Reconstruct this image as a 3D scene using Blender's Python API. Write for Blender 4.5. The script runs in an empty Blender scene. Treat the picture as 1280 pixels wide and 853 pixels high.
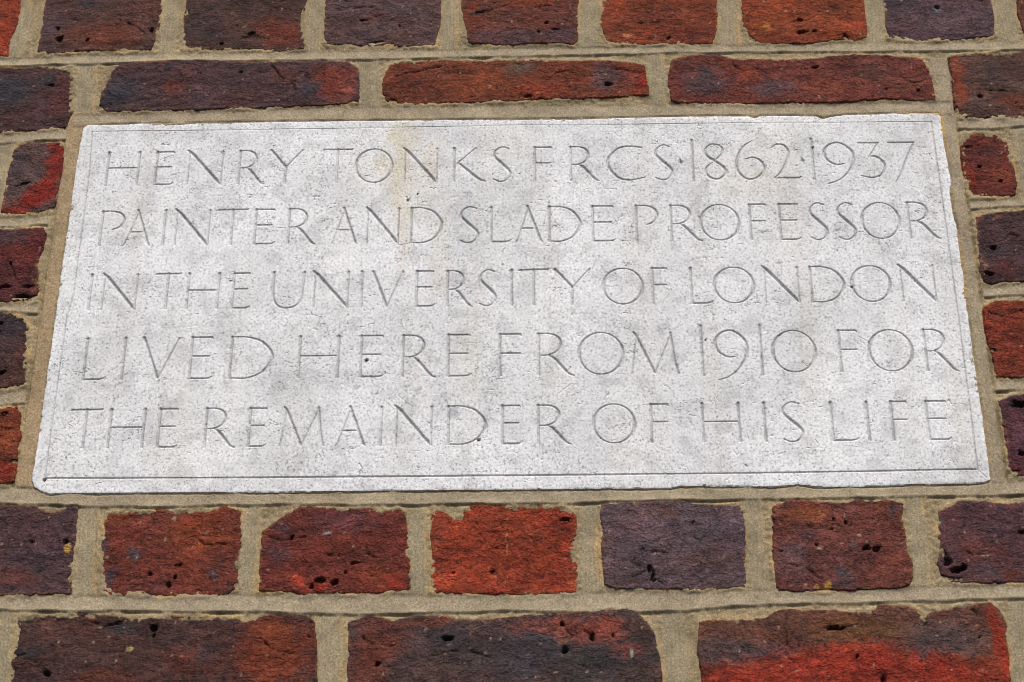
import bpy, math
import numpy as np
from mathutils import Matrix, Vector

sc = bpy.context.scene
col = sc.collection

# ------------------------------------------------------------------ camera
PH = 0.310            # plaque height, its width is 0.660
ZC = 2.30             # height of the plaque's centre above the pavement
pitch, yaw, roll = math.radians(28.962), math.radians(-1.31978), math.radians(0.08098)
CAM = Vector((0.029486, -1.179555, ZC - 0.693489))
fw = Vector((math.sin(yaw) * math.cos(pitch), math.cos(yaw) * math.cos(pitch), math.sin(pitch)))
r0 = Vector((math.cos(yaw), -math.sin(yaw), 0)); u0 = r0.cross(fw)
rt = math.cos(roll) * r0 + math.sin(roll) * u0
up = -math.sin(roll) * r0 + math.cos(roll) * u0
cam = bpy.data.cameras.new('camera'); camo = bpy.data.objects.new('camera', cam)
col.objects.link(camo)
M = Matrix.Identity(4)
for i in range(3):
    M[i][0], M[i][1], M[i][2], M[i][3] = rt[i], up[i], -fw[i], CAM[i]
camo.matrix_world = M
FPX = 2350.0
cam.sensor_width = 36.0
cam.lens = 36.0 * FPX / 1280.0
cam.clip_start = 0.05; cam.clip_end = 2000
sc.camera = camo

# ------------------------------------------------------------------ light
SUN_EL, SUN_AZ = math.radians(58), math.radians(15)     # azimuth from the wall's normal (-Y), + to the right
world = bpy.data.worlds.new('World'); sc.world = world; world.use_nodes = True
wn = world.node_tree.nodes; wl = world.node_tree.links
sky = wn.new('ShaderNodeTexSky'); sky.sky_type = 'NISHITA'; sky.sun_disc = False
sky.sun_elevation = SUN_EL; sky.sun_rotation = math.pi - SUN_AZ
sky.air_density = 1.0; sky.dust_density = 3.0; sky.ozone_density = 1.0
bg = wn['Background']; bg.inputs['Strength'].default_value = 0.145
wl.new(sky.outputs[0], bg.inputs['Color'])
sun = bpy.data.lights.new('sun', 'SUN'); suno = bpy.data.objects.new('sun', sun); col.objects.link(suno)
sun.energy = 2.3; sun.angle = math.radians(20); sun.color = (1.0, 0.93, 0.84)
sd_ = Vector((math.sin(SUN_AZ) * math.cos(SUN_EL), -math.cos(SUN_AZ) * math.cos(SUN_EL), math.sin(SUN_EL)))
suno.rotation_euler = sd_.to_track_quat('Z', 'Y').to_euler()
suno.location = (0, -3, 6)
sc.view_settings.view_transform = 'Standard'; sc.view_settings.look = 'None'
sc.view_settings.gamma = 1.0; sc.view_settings.use_curve_mapping = False
sc.view_settings.exposure = 0.41
sc.cycles.pixel_filter_type = 'BLACKMAN_HARRIS'; sc.cycles.filter_width = 1.05

# ------------------------------------------------------------------ helpers
rtA, upA, fwA = np.array(rt), np.array(up), np.array(fw)
def W(px, py):
    """where a sight line of the photograph (1280 x 853) meets the face of the wall: (U, V) in metres"""
    px = np.asarray(px, float); py = np.asarray(py, float)
    d = ((px - 640)[..., None] * rtA + (426.5 - py)[..., None] * upA + FPX * fwA)
    t = -CAM[1] / d[..., 1]
    return CAM[0] + t * d[..., 0], CAM[2] + t * d[..., 2] - ZC
def Wp(pts):
    a = np.array(pts, float); u, v = W(a[:, 0], a[:, 1]); return np.stack([u, v], 1)

def _h(ix, iy, seed):
    n = (ix.astype(np.int64) * 374761393 + iy.astype(np.int64) * 668265263 + seed * 1274126177) & 0xffffffff
    n = ((n ^ (n >> 13)) * 1274126177) & 0xffffffff
    n = (n ^ (n >> 16)) & 0xffffffff
    return n
def perlin(x, y, seed=0):
    x = np.asarray(x, float); y = np.asarray(y, float)
    ix = np.floor(x); iy = np.floor(y); fx = x - ix; fy = y - iy
    ix = ix.astype(np.int64); iy = iy.astype(np.int64)
    def g(a, b, dx, dy):
        t = _h(a, b, seed).astype(np.float64) * (2 * math.pi / 4294967296.0)
        return np.cos(t) * dx + np.sin(t) * dy
    sx = fx * fx * fx * (fx * (fx * 6 - 15) + 10); sy = fy * fy * fy * (fy * (fy * 6 - 15) + 10)
    a = g(ix, iy, fx, fy); b = g(ix + 1, iy, fx - 1, fy)
    c = g(ix, iy + 1, fx, fy - 1); d = g(ix + 1, iy + 1, fx - 1, fy - 1)
    return 1.5 * ((a + (b - a) * sx) * (1 - sy) + (c + (d - c) * sx) * sy)
def fbm(x, y, seed=0, oct=3, gain=.5):
    s = 0; a = 1; f = 1
    for k in range(oct):
        s = s + a * perlin(x * f, y * f, seed + k * 17); a *= gain; f *= 2.03
    return s
def sstep(a, b, x):
    t = np.clip((x - a) / (b - a), 0, 1); return t * t * (3 - 2 * t)
def lin(c):
    c = np.array(c, float) / 255.0
    return np.where(c < .04045, c / 12.92, ((c + .055) / 1.055) ** 2.4)
def polysd(P, x, y):
    """signed distance to a polygon, positive inside"""
    d = np.full(x.shape, 1e9); ins = np.zeros(x.shape, bool)
    n = len(P)
    for i in range(n):
        ax, ay = P[i]; bx, by = P[(i + 1) % n]
        ex, ey = bx - ax, by - ay
        t = np.clip(((x - ax) * ex + (y - ay) * ey) / (ex * ex + ey * ey + 1e-18), 0, 1)
        dx = x - ax - t * ex; dy = y - ay - t * ey
        d = np.minimum(d, dx * dx + dy * dy)
        c = ((ay > y) != (by > y))
        with np.errstate(divide='ignore', invalid='ignore'):
            xi = (bx - ax) * (y - ay) / (by - ay if by != ay else 1e-12) + ax
        ins ^= c & (x < xi)
    return np.where(ins, 1, -1) * np.sqrt(d)

def build(name, U, V, H, quads, tint, mat, parent=None, skirt=None, loc=(0, 0, 0)):
    """a relief facing -Y: U, V, H (towards the viewer) in metres, quads into flat arrays"""
    U = U.ravel(); V = V.ravel(); H = H.ravel()
    used = np.zeros(len(U), bool); used[quads.ravel()] = True
    remap = np.cumsum(used) - 1
    co = np.stack([U[used], -H[used], V[used]], 1)
    tc = None if tint is None else tint.reshape(-1, 3)[used]
    q = remap[quads]
    if skirt is not None:
        e = np.concatenate([q[:, [0, 1]], q[:, [1, 2]], q[:, [2, 3]], q[:, [3, 0]]])
        s = np.sort(e, 1); key = s[:, 0].astype(np.int64) * (len(co) + 1) + s[:, 1]
        uq, inv, cnt = np.unique(key, return_inverse=True, return_counts=True)
        be = e[cnt[inv] == 1]
        bv = np.unique(be); m = np.full(len(co), -1); m[bv] = len(co) + np.arange(len(bv))
        back = co[bv].copy(); back[:, 1] = skirt
        q = np.concatenate([q, np.stack([be[:, 1], be[:, 0], m[be[:, 0]], m[be[:, 1]]], 1)])
        co = np.concatenate([co, back])
        if tc is not None: tc = np.concatenate([tc, tc[bv]])
    me = bpy.data.meshes.new(name)
    me.vertices.add(len(co)); me.vertices.foreach_set('co', co.astype(np.float32).ravel())
    me.loops.add(q.size); me.loops.foreach_set('vertex_index', q.astype(np.int32).ravel())
    me.polygons.add(len(q))
    me.polygons.foreach_set('loop_start', np.arange(0, q.size, 4, dtype=np.int32))
    me.update(calc_edges=True)
    if tc is not None:
        a = me.attributes.new('tint', 'FLOAT_COLOR', 'POINT')
        a.data.foreach_set('color', np.concatenate([tc, np.ones((len(tc), 1))], 1).astype(np.float32).ravel())
    me.polygons.foreach_set('use_smooth', np.full(len(q), mat is not STONE))
    me.materials.append(mat)
    o = bpy.data.objects.new(name, me); col.objects.link(o)
    if parent: o.parent = parent
    o.location = loc
    return o
def gridquads(nu, nv):
    i, j = np.meshgrid(np.arange(nu - 1), np.arange(nv - 1), indexing='xy')
    a = (j * nu + i).ravel()
    return np.stack([a, a + 1, a + nu + 1, a + nu], 1)
def empty(name, loc, label, cat):
    o = bpy.data.objects.new(name, None); col.objects.link(o); o.location = loc
    o['label'] = label; o['category'] = cat; return o

# ------------------------------------------------------------------ materials
def mat_base(name):
    m = bpy.data.materials.new(name); m.use_nodes = True
    nt = m.node_tree; b = nt.nodes['Principled BSDF']
    return m, nt, b
def node(nt, t, **k):
    n = nt.nodes.new(t)
    for a, v in k.items():
        if a.startswith('i_'):
            n.inputs[int(a[2:]) if a[2:].isdigit() else a[2:]].default_value = v
        else: setattr(n, a, v)
    return n
def noise(nt, scale, detail=4, rough=.6, vec=None):
    n = node(nt, 'ShaderNodeTexNoise'); n.inputs['Scale'].default_value = scale
    n.inputs['Detail'].default_value = detail; n.inputs['Roughness'].default_value = rough
    if vec is not None: nt.links.new(vec, n.inputs['Vector'])
    return n
def ramp(nt, src, pts):
    r = node(nt, 'ShaderNodeValToRGB'); cr = r.color_ramp
    while len(cr.elements) < len(pts): cr.elements.new(.5)
    for e, (p, v) in zip(cr.elements, pts):
        e.position = p; e.color = (v, v, v, 1) if not hasattr(v, '__len__') else (*v, 1)
    nt.links.new(src, r.inputs[0]); return r.outputs[0]
def mul(nt, a, b, fac=1.0, mode='MULTIPLY'):
    n = node(nt, 'ShaderNodeMix', data_type='RGBA', blend_type=mode)
    n.inputs[0].default_value = fac
    nt.links.new(a, n.inputs[6]); nt.links.new(b, n.inputs[7]); return n.outputs[2]
def bump(nt, h, strength, dist, prev=None):
    n = node(nt, 'ShaderNodeBump'); n.inputs['Strength'].default_value = strength
    n.inputs['Distance'].default_value = dist; nt.links.new(h, n.inputs['Height'])
    if prev is not None: nt.links.new(prev, n.inputs['Normal'])
    return n.outputs[0]

def coords(nt, scale=(1, 1, 1)):
    g = node(nt, 'ShaderNodeNewGeometry'); mp = node(nt, 'ShaderNodeMapping')
    mp.inputs['Scale'].default_value = scale
    nt.links.new(g.outputs['Position'], mp.inputs['Vector']); return mp.outputs[0]

def make_stone():
    m, nt, b = mat_base('limestone')
    at = node(nt, 'ShaderNodeAttribute', attribute_name='tint')
    v = coords(nt)
    n1 = noise(nt, 520, 3, .75, v); c1 = ramp(nt, n1.outputs[0], [(.30, .28), (.38, .66), (.45, .93), (.60, 1.06), (.70, 1.25)])
    n2 = noise(nt, 95, 4, .6, v); c2 = ramp(nt, n2.outputs[0], [(.3, .9), (.5, 1.0), (.7, 1.05)])
    # shell flecks: small dark slivers
    vo = node(nt, 'ShaderNodeTexVoronoi'); vo.inputs['Scale'].default_value = 300
    nw = noise(nt, 240, 2, .5, v)
    ad = node(nt, 'ShaderNodeMixRGB'); ad.inputs[0].default_value = .012
    nt.links.new(v, ad.inputs[1]); nt.links.new(nw.outputs['Color'], ad.inputs[2])
    nt.links.new(ad.outputs[0], vo.inputs['Vector'])
    c3 = ramp(nt, vo.outputs['Distance'], [(.15, .42), (.27, 1.0)])
    msk = noise(nt, 45, 2, .5, v); mk = ramp(nt, msk.outputs[0], [(.40, 0), (.6, 1)])
    c = mul(nt, at.outputs['Color'], c1); c = mul(nt, c, c2)
    mx = node(nt, 'ShaderNodeMix', data_type='RGBA', blend_type='MULTIPLY')
    nt.links.new(mk, mx.inputs[0]); nt.links.new(c, mx.inputs[6]); nt.links.new(c3, mx.inputs[7])
    nt.links.new(mx.outputs[2], b.inputs['Base Color'])
    b.inputs['Roughness'].default_value = .9; b.inputs['Specular IOR Level'].default_value = .15
    nb = bump(nt, n1.outputs[0], .3, .0006)
    nt.links.new(nb, b.inputs['Normal']); return m
def make_brick():
    m, nt, b = mat_base('fired_clay')
    at = node(nt, 'ShaderNodeAttribute', attribute_name='tint')
    v = coords(nt); vs = coords(nt, (1, 1, 1.2))
    n1 = noise(nt, 560, 3, .75, v); c1 = ramp(nt, n1.outputs[0], [(.28, .35), (.40, .78), (.5, 1.0), (.62, 1.3), (.74, 2.2)])
    n2 = noise(nt, 130, 6, .72, vs); n2.inputs['Distortion'].default_value = .15; c2 = ramp(nt, n2.outputs[0], [(.32, .48), (.42, .85), (.52, 1.0), (.66, 1.3)])
    c = mul(nt, at.outputs['Color'], c1); c = mul(nt, c, c2)
    nt.links.new(c, b.inputs['Base Color'])
    n3 = noise(nt, 70, 3, .55, coords(nt, (1, 1, 2.3))); n3.inputs['Distortion'].default_value = .5
    k3 = ramp(nt, n3.outputs[0], [(.455, 1.0), (.485, .0), (.50, .0), (.53, 1.0)])
    n4 = noise(nt, 48, 2, .5, v); k4 = ramp(nt, n4.outputs[0], [(.46, 1.0), (.6, 0.0)])
    kk = mul(nt, k3, k4, 1.0, 'ADD'); kc = ramp(nt, kk, [(0, .72), (1, 1.0)])
    c = mul(nt, c, kc); nt.links.new(c, b.inputs['Base Color'])
    rr = ramp(nt, n2.outputs[0], [(.3, .75), (.6, .92)]); nt.links.new(rr, b.inputs['Roughness'])
    b.inputs['Specular IOR Level'].default_value = .18
    nb = bump(nt, kk, 1.0, .0007); nb = bump(nt, n2.outputs[0], 1.0, .0022, nb); nb = bump(nt, n1.outputs[0], 1.0, .0014, nb)
    nt.links.new(nb, b.inputs['Normal']); return m
def make_mortar():
    m, nt, b = mat_base('lime_mortar')
    at = node(nt, 'ShaderNodeAttribute', attribute_name='tint')
    v = coords(nt)
    n1 = noise(nt, 820, 3, .8, v); c1 = ramp(nt, n1.outputs[0], [(.28, .35), (.40, .80), (.56, 1.06), (.72, 1.75)])
    n2 = noise(nt, 120, 4, .65, v); c2 = ramp(nt, n2.outputs[0], [(.3, .8), (.5, 1.0), (.7, 1.12)])
    c = mul(nt, at.outputs['Color'], c1); c = mul(nt, c, c2)
    nt.links.new(c, b.inputs['Base Color'])
    b.inputs['Roughness'].default_value = .92; b.inputs['Specular IOR Level'].default_value = .15
    nb = bump(nt, n2.outputs[0], .4, .0012); nb = bump(nt, n1.outputs[0], .6, .0007, nb)
    nt.links.new(nb, b.inputs['Normal']); return m
STONE, CLAY, MORTAR = make_stone(), make_brick(), make_mortar()

# ------------------------------------------------------------------ bricks: outline, colours, marks (photo pixels)
# fill: base colour; patches: (colour, x, y, rx, ry[, angle]); pits: (x, y, rx, ry); cracks: polylines
BR = []
def brick(row, pts, base, patches=(), pits=(), cracks=(), light=()):
    BR.append(dict(row=row, P=Wp(pts), base=base, patches=patches, pits=pits, cracks=cracks, light=light))
PURP, DARK, RED, ORNG, BRGT, SLATE = (94, 70, 78), (76, 58, 58), (118, 56, 46), (152, 64, 40), (160, 42, 30), (60, 60, 70)
# top course
brick('A', [(-112, -20), (34, -22), (28, 0), (20, 35), (12, 50), (10, 69), (-60, 73), (-118, 74)], (165, 62, 36), [((120, 50, 38), -60, 20, 50, 30)])
brick('A', [(63, -24), (204, -25), (201, 0), (200, 32), (194, 48), (188, 61), (150, 63), (110, 63), (75, 66), (47, 66), (50, 50), (55, 20)], (94, 64, 60),
      [((126, 66, 54), 130, 42, 50, 22), (PURP, 62, 30, 18, 40), ((70, 60, 66), 110, 4, 22, 10)], [(74, 50, 5, 4), (108, 51, 3.4, 3.4), (73, 35, 3, 4), (190, 38, 3, 4)], [[(150, 24), (165, 33), (180, 40)]])
brick('A', [(236, -25), (386, -26), (383, 0), (380, 30), (379, 60), (350, 64), (320, 62), (275, 61), (232, 60), (229, 45), (231, 10)], (84, 60, 56),
      [((124, 58, 46), 355, 42, 32, 22), ((112, 56, 46), 335, 30, 25, 14), ((160, 112, 84), 308, 32, 6, 3), (DARK, 260, 20, 20, 30)], [(277, 55, 3, 2), (316, 42, 7, 2.5)], [[(300, 50), (318, 44), (335, 48)]])
brick('A', [(411, -26), (554, -27), (551, 0), (550, 30), (546, 45), (543, 57), (500, 58), (488, 54), (470, 57), (440, 55), (408, 55), (405, 40), (407, 10)], (98, 74, 76),
      [((108, 66, 62), 465, 22, 30, 8), (DARK, 430, 30, 25, 12), ((122, 76, 74), 415, 3, 6, 5)], [(500, 32, 2.5, 2.5), (450, 26, 5, 2), (470, 54, 14, 2.5)], [[(420, 12), (445, 9), (470, 8)], [(450, 26), (480, 20)]])
brick('A', [(578, -27), (725, -28), (723, 0), (720, 25), (722, 52), (715, 56), (690, 54), (660, 55), (625, 56), (585, 54), (583, 40), (577, 15)], (112, 62, 54),
      [((134, 64, 46), 590, 20, 10, 30), ((134, 62, 44), 660, 2, 50, 13), ((100, 72, 80), 640, 48, 60, 14), ((100, 72, 82), 700, 45, 25, 12), ((50, 56, 72), 598, 18, 9, 3)],
      [(685, 28, 3, 2.5), (695, 38, 4, 2), (671, 40, 3, 1.5), (602, 16, 9, 1.6)], [[(580, 10), (600, 15), (625, 10), (640, 5)], [(668, 9), (685, 7), (700, 10)]])
brick('A', [(754, -28), (898, -28), (895, 0), (897, 30), (893, 48), (890, 55), (850, 54), (800, 55), (775, 54), (757, 50), (751, 30), (753, 0)], (142, 64, 44),
      [((120, 56, 44), 835, 20, 50, 16), ((186, 122, 84), 783, 45, 9, 4), ((122, 52, 42), 860, 40, 30, 14), ((160, 68, 42), 770, 10, 14, 22)], [(835, 48, 3, 3), (753, 50, 4, 3)], [[(800, 30), (822, 28)]])
brick('A', [(925, -28), (1082, -29), (1079, 0), (1082, 30), (1083, 46), (1070, 50), (1040, 50), (1020, 54), (985, 55), (950, 54), (938, 45), (929, 30), (927, 0)], (154, 68, 38),
      [((134, 54, 36), 990, 48, 40, 7), ((195, 120, 60), 957, 35, 7, 4), ((188, 74, 54), 1073, 32, 9, 8), ((130, 36, 30), 1060, 44, 8, 6), ((135, 62, 40), 1030, 15, 40, 10)],
      [(1000, 39, 8, 3.6), (1018, 41, 6, 2), (1058, 45, 3, 4), (997, 24, 6, 2.4)], [[(985, 30), (997, 22), (1010, 26)]])
brick('A', [(1103, -29), (1240, -30), (1238, 0), (1242, 25), (1243, 45), (1200, 49), (1165, 50), (1125, 50), (1110, 46), (1106, 20)], (94, 72, 82),
      [((104, 84, 96), 1180, 30, 40, 10), ((128, 126, 140), 1167, 13, 8, 4), ((80, 60, 66), 1120, 10, 14, 24)], [(1170, 8, 4, 2.5)])
brick('A', [(1270, -30), (1415, -30), (1420, 0), (1424, 40), (1350, 44), (1290, 45), (1279, 40), (1273, 15)], (110, 62, 54), [])
# course cut by the stone's head
brick('B', [(-105, 88), (-60, 86), (0, 85), (40, 84), (65, 82), (86, 85), (91, 92), (90, 124), (88, 145), (84, 158), (60, 162), (0, 165), (-60, 167), (-112, 168)], (84, 58, 60),
      [((62, 62, 70), 12, 112, 36, 26), ((98, 54, 56), 74, 120, 18, 34), ((60, 58, 66), 60, 100, 12, 8)], [(65, 105, 4, 2)], [[(58, 104), (68, 108), (74, 106)]])
brick('B', [(144, 84), (160, 80), (210, 77), (270, 77), (330, 78), (390, 77), (433, 78), (446, 86), (449, 103), (447, 126), (425, 129), (400, 132), (340, 134), (270, 136), (200, 138), (170, 138), (132, 139), (124, 131), (128, 118), (136, 100)], (88, 62, 66),
      [((62, 60, 70), 146, 118, 32, 26), ((122, 62, 56), 216, 112, 14, 12), ((140, 58, 46), 418, 102, 26, 26), ((152, 78, 70), 436, 110, 14, 18), ((62, 58, 70), 392, 112, 14, 12), ((122, 60, 50), 398, 96, 16, 12), ((50, 52, 66), 214, 86, 9, 5), ((110, 66, 60), 355, 94, 20, 12)],
      [(300, 92, 3, 1.5)], [[(340, 84), (350, 95), (372, 104)], [(360, 102), (372, 112)]])
brick('B', [(487, 82), (505, 78), (540, 76), (600, 77), (660, 76), (720, 77), (760, 77), (790, 79), (806, 83), (808, 100), (811, 119), (770, 121), (700, 124), (640, 126), (560, 129), (520, 130), (486, 129), (479, 119), (478, 100)], (126, 62, 46),
      [((112, 52, 40), 515, 98, 34, 20), ((148, 76, 52), 600, 104, 40, 16), ((106, 84, 72), 650, 88, 20, 9), ((152, 60, 46), 680, 112, 42, 9), ((92, 74, 80), 756, 98, 21, 23), ((138, 70, 62), 784, 104, 12, 18), ((168, 42, 28), 802, 102, 9, 20)],
      [(759, 106, 6, 3.5), (662, 121, 5, 2), (492, 128, 6, 3), (674, 124, 3, 1.5)], [[(495, 95), (520, 90), (560, 82)], [(685, 100), (700, 90), (720, 94)], [(762, 86), (790, 90)]])
brick('B', [(840, 76), (856, 71), (870, 69), (900, 70), (912, 75), (970, 76), (1020, 74), (1065, 69), (1110, 70), (1152, 74), (1161, 90), (1165, 105), (1169, 125), (1120, 124), (1075, 126), (1040, 128), (1000, 128), (950, 129), (900, 129), (850, 128), (840, 126), (835, 103)], (120, 60, 54),
      [((88, 70, 78), 880, 104, 30, 22), ((74, 64, 70), 878, 92, 10, 8), ((94, 70, 76), 968, 112, 36, 14), ((140, 62, 48), 935, 92, 14, 16), ((132, 64, 50), 1030, 110, 26, 16), ((100, 66, 60), 1090, 90, 30, 14), ((134, 76, 64), 1135, 105, 20, 10)],
      [(1148, 112, 4, 2.5), (1018, 84, 5, 2.2), (1107, 111, 1.8, 1.6), (1078, 106, 1.6, 1.6)], [[(915, 80), (930, 92), (945, 86), (960, 95)], [(1128, 98), (1140, 104), (1152, 100)]])
brick('B', [(1190, 70), (1215, 67), (1270, 65), (1330, 64), (1380, 64), (1388, 145), (1330, 145), (1270, 147), (1215, 147), (1202, 145), (1195, 131), (1190, 100), (1187, 84)], (96, 68, 62),
      [((152, 66, 48), 1198, 100, 12, 42), ((156, 78, 58), 1196, 84, 8, 8), ((124, 64, 50), 1270, 128, 30, 14), ((78, 60, 60), 1240, 90, 24, 20)], [(1225, 120, 3, 4), (1196, 135, 2.5, 4), (1205, 143, 4, 2)], [[(1234, 112), (1250, 113), (1266, 118)]])
# left flank
brick('C', [(23, 181), (40, 178), (75, 178), (80, 184), (80, 200), (75, 225), (69, 250), (66, 260), (45, 266), (20, 268), (0, 266), (4, 240), (9, 215), (16, 192)], (96, 74, 74),
      [((150, 34, 24), 78, 185, 14, 14), ((150, 34, 24), 72, 203, 15, 18), ((150, 34, 24), 64, 222, 17, 18), ((150, 34, 24), 54, 240, 20, 16), ((150, 34, 24), 38, 252, 24, 12), ((146, 36, 26), 16, 262, 24, 9), ((84, 70, 76), 26, 195, 14, 14)], [(30, 229, 9, 1.5)], [[(8, 232), (22, 231), (33, 225)]])
brick('C', [(-130, 291), (-60, 289), (0, 288), (30, 286), (54, 285), (57, 292), (54, 312), (47, 325), (45, 332), (49, 344), (49, 363), (42, 377), (20, 377), (0, 376), (-60, 377), (-140, 379)], (96, 46, 48),
      [((86, 62, 70), 12, 296, 34, 12), ((112, 50, 50), 30, 325, 22, 16), ((62, 36, 38), 35, 370, 20, 8), ((150, 92, 66), 45, 352, 4, 12), ((118, 46, 48), 45, 300, 10, 12)],
      [(33, 357, 11, 2.6), (5, 359, 5, 2.4), (11, 330, 2.4, 2.4), (30, 371, 16, 2.6), (40, 376, 9, 3)], [[(5, 328), (12, 335), (22, 345), (25, 356)]])
brick('C', [(-90, 392), (0, 390), (17, 392), (30, 400), (36, 412), (36, 430), (33, 450), (32, 470), (30, 481), (12, 484), (0, 485), (-96, 488)], (84, 58, 56),
      [((60, 54, 60), 12, 408, 26, 16), ((98, 58, 58), 22, 450, 14, 20), ((76, 56, 58), 5, 440, 18, 20)], [(2, 466, 3.4, 4.5), (2, 404, 4, 2)])
brick('C', [(-145, 517), (-60, 514), (0, 513), (20, 509), (26, 520), (25, 545), (20, 568), (18, 590), (14, 603), (0, 604), (-60, 606), (-152, 608)], (134, 60, 42),
      [((160, 46, 38), 8, 590, 16, 14), ((150, 72, 46), 12, 545, 14, 16), ((86, 44, 38), 16, 575, 8, 5)], [(16, 578, 4.5, 3.5), (7, 518, 4, 2.4)], [[(0, 533), (10, 538), (20, 534)]])
# right flank
brick('D', [(1206, 170), (1223, 165), (1246, 169), (1258, 178), (1262, 188), (1266, 205), (1270, 228), (1269, 243), (1240, 246), (1213, 247), (1207, 225), (1203, 200), (1201, 181)], (112, 50, 44),
      [((140, 68, 52), 1254, 222, 14, 14), ((144, 50, 38), 1212, 220, 10, 20), ((92, 48, 46), 1232, 190, 18, 12)], [(1227, 211, 4, 2.2), (1250, 226, 2.5, 2.2)], [[(1208, 184), (1225, 180)]])
brick('D', [(1219, 271), (1240, 266), (1280, 263), (1330, 262), (1370, 261), (1376, 348), (1320, 350), (1280, 352), (1250, 352), (1240, 355), (1230, 352), (1225, 340), (1223, 318), (1223, 290)], (80, 58, 62),
      [((150, 84, 60), 1221, 274, 5, 5), ((150, 84, 60), 1246, 271, 4, 5), ((98, 46, 44), 1258, 335, 16, 16), ((70, 34, 34), 1240, 344, 14, 8), ((142, 96, 78), 1230, 330, 4, 8)], [(1243, 310, 5, 2), (1238, 342, 8, 3)], [[(1232, 308), (1244, 311), (1252, 307)], [(1255, 300), (1262, 290), (1275, 295)]])
brick('D', [(1232, 384), (1246, 377), (1280, 376), (1340, 374), (1400, 372), (1410, 466), (1340, 470), (1280, 472), (1246, 471), (1243, 455), (1236, 430), (1231, 400)], (144, 56, 42),
      [((120, 46, 38), 1262, 420, 24, 14), ((165, 84, 64), 1252, 394, 14, 4, -15), ((132, 52, 40), 1262, 458, 30, 10)], [(1240, 438, 5, 1.6)], [[(1236, 390), (1248, 397), (1264, 392), (1280, 386)], [(1234, 434), (1246, 440)]])
brick('D', [(1249, 502), (1262, 496), (1280, 493), (1340, 491), (1385, 489), (1394, 590), (1330, 593), (1280, 594), (1268, 593), (1261, 585), (1259, 560), (1254, 530), (1252, 512)], (92, 54, 66),
      [((60, 48, 58), 1268, 504, 14, 8), ((90, 42, 46), 1266, 588, 14, 6), ((112, 70, 84), 1272, 540, 10, 20)], [(1272, 505, 10, 5), (1275, 566, 3.5, 4), (1265, 590, 8, 2.6)])
# course below the stone
brick('E', [(-118, 633), (-60, 632), (0, 632), (44, 633), (57, 640), (80, 639), (88, 634), (97, 632), (96, 645), (94, 665), (91, 690), (89, 719), (89, 741), (40, 743), (0, 744), (-60, 745), (-128, 746)], (90, 66, 72),
      [((108, 62, 58), 10, 720, 40, 14), ((82, 60, 72), 70, 680, 22, 30), ((60, 56, 64), 52, 714, 9, 5)], [(85, 676, 4, 3), (38, 679, 3, 2), (89, 722, 2.5, 5)], [], [((206, 164, 92), 86, 686, 5, 7)])
brick('E', [(136, 641), (160, 640), (200, 638), (240, 639), (262, 638), (277, 633), (288, 635), (301, 640), (301, 665), (299, 690), (297, 715), (297, 733), (284, 743), (240, 744), (190, 744), (140, 744), (127, 737), (124, 718), (124, 698), (127, 672), (130, 650)], (124, 60, 52),
      [((150, 74, 52), 140, 646, 14, 6), ((144, 66, 46), 250, 668, 46, 28), ((74, 64, 74), 133, 680, 6, 10), ((76, 68, 80), 137, 725, 9, 13), ((84, 84, 92), 168, 691, 6, 5), ((88, 76, 82), 262, 719, 6, 5), ((112, 56, 54), 190, 730, 40, 12), ((90, 52, 50), 285, 735, 16, 8)],
      [(220, 720, 4, 2.5), (213, 730, 2.6, 4), (189, 718, 2, 2), (296, 732, 4, 5), (222, 705, 5, 2), (129, 672, 4, 2)], [[(240, 672), (258, 680), (285, 682)], [(170, 668), (185, 662)]],
      [((190, 150, 130), 219, 650, 2.6, 3), ((180, 140, 120), 205, 673, 2.2, 2.2), ((160, 150, 140), 132, 697, 3, 1.5), ((160, 150, 150), 258, 667, 3, 1.5)])
brick('E', [(372, 634), (410, 634), (440, 635), (469, 635), (477, 640), (492, 637), (500, 635), (508, 643), (509, 670), (511, 695), (513, 720), (512, 737), (490, 739), (470, 742), (420, 741), (380, 743), (350, 739), (325, 739), (324, 715), (326, 690), (329, 667), (340, 655), (356, 645)], (120, 54, 48),
      [((100, 58, 64), 430, 652, 50, 16), ((94, 62, 68), 345, 690, 22, 14), ((184, 56, 42), 371, 723, 8, 6), ((166, 44, 36), 394, 734, 16, 7), ((180, 56, 42), 492, 730, 17, 12, -25), ((132, 60, 48), 470, 715, 26, 14), ((80, 56, 62), 350, 662, 10, 8)],
      [(399, 724, 7, 3.6), (416, 726, 5.5, 5), (367, 672, 3, 3), (389, 733, 3, 5), (431, 716, 1.8, 1.8), (447, 704, 8, 1.8)], [[(330, 670), (360, 675), (385, 672)], [(395, 690), (430, 695), (450, 690), (470, 698)]],
      [((150, 150, 156), 409, 667, 5, 2), ((205, 96, 70), 369, 722, 3, 2.5)])
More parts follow.
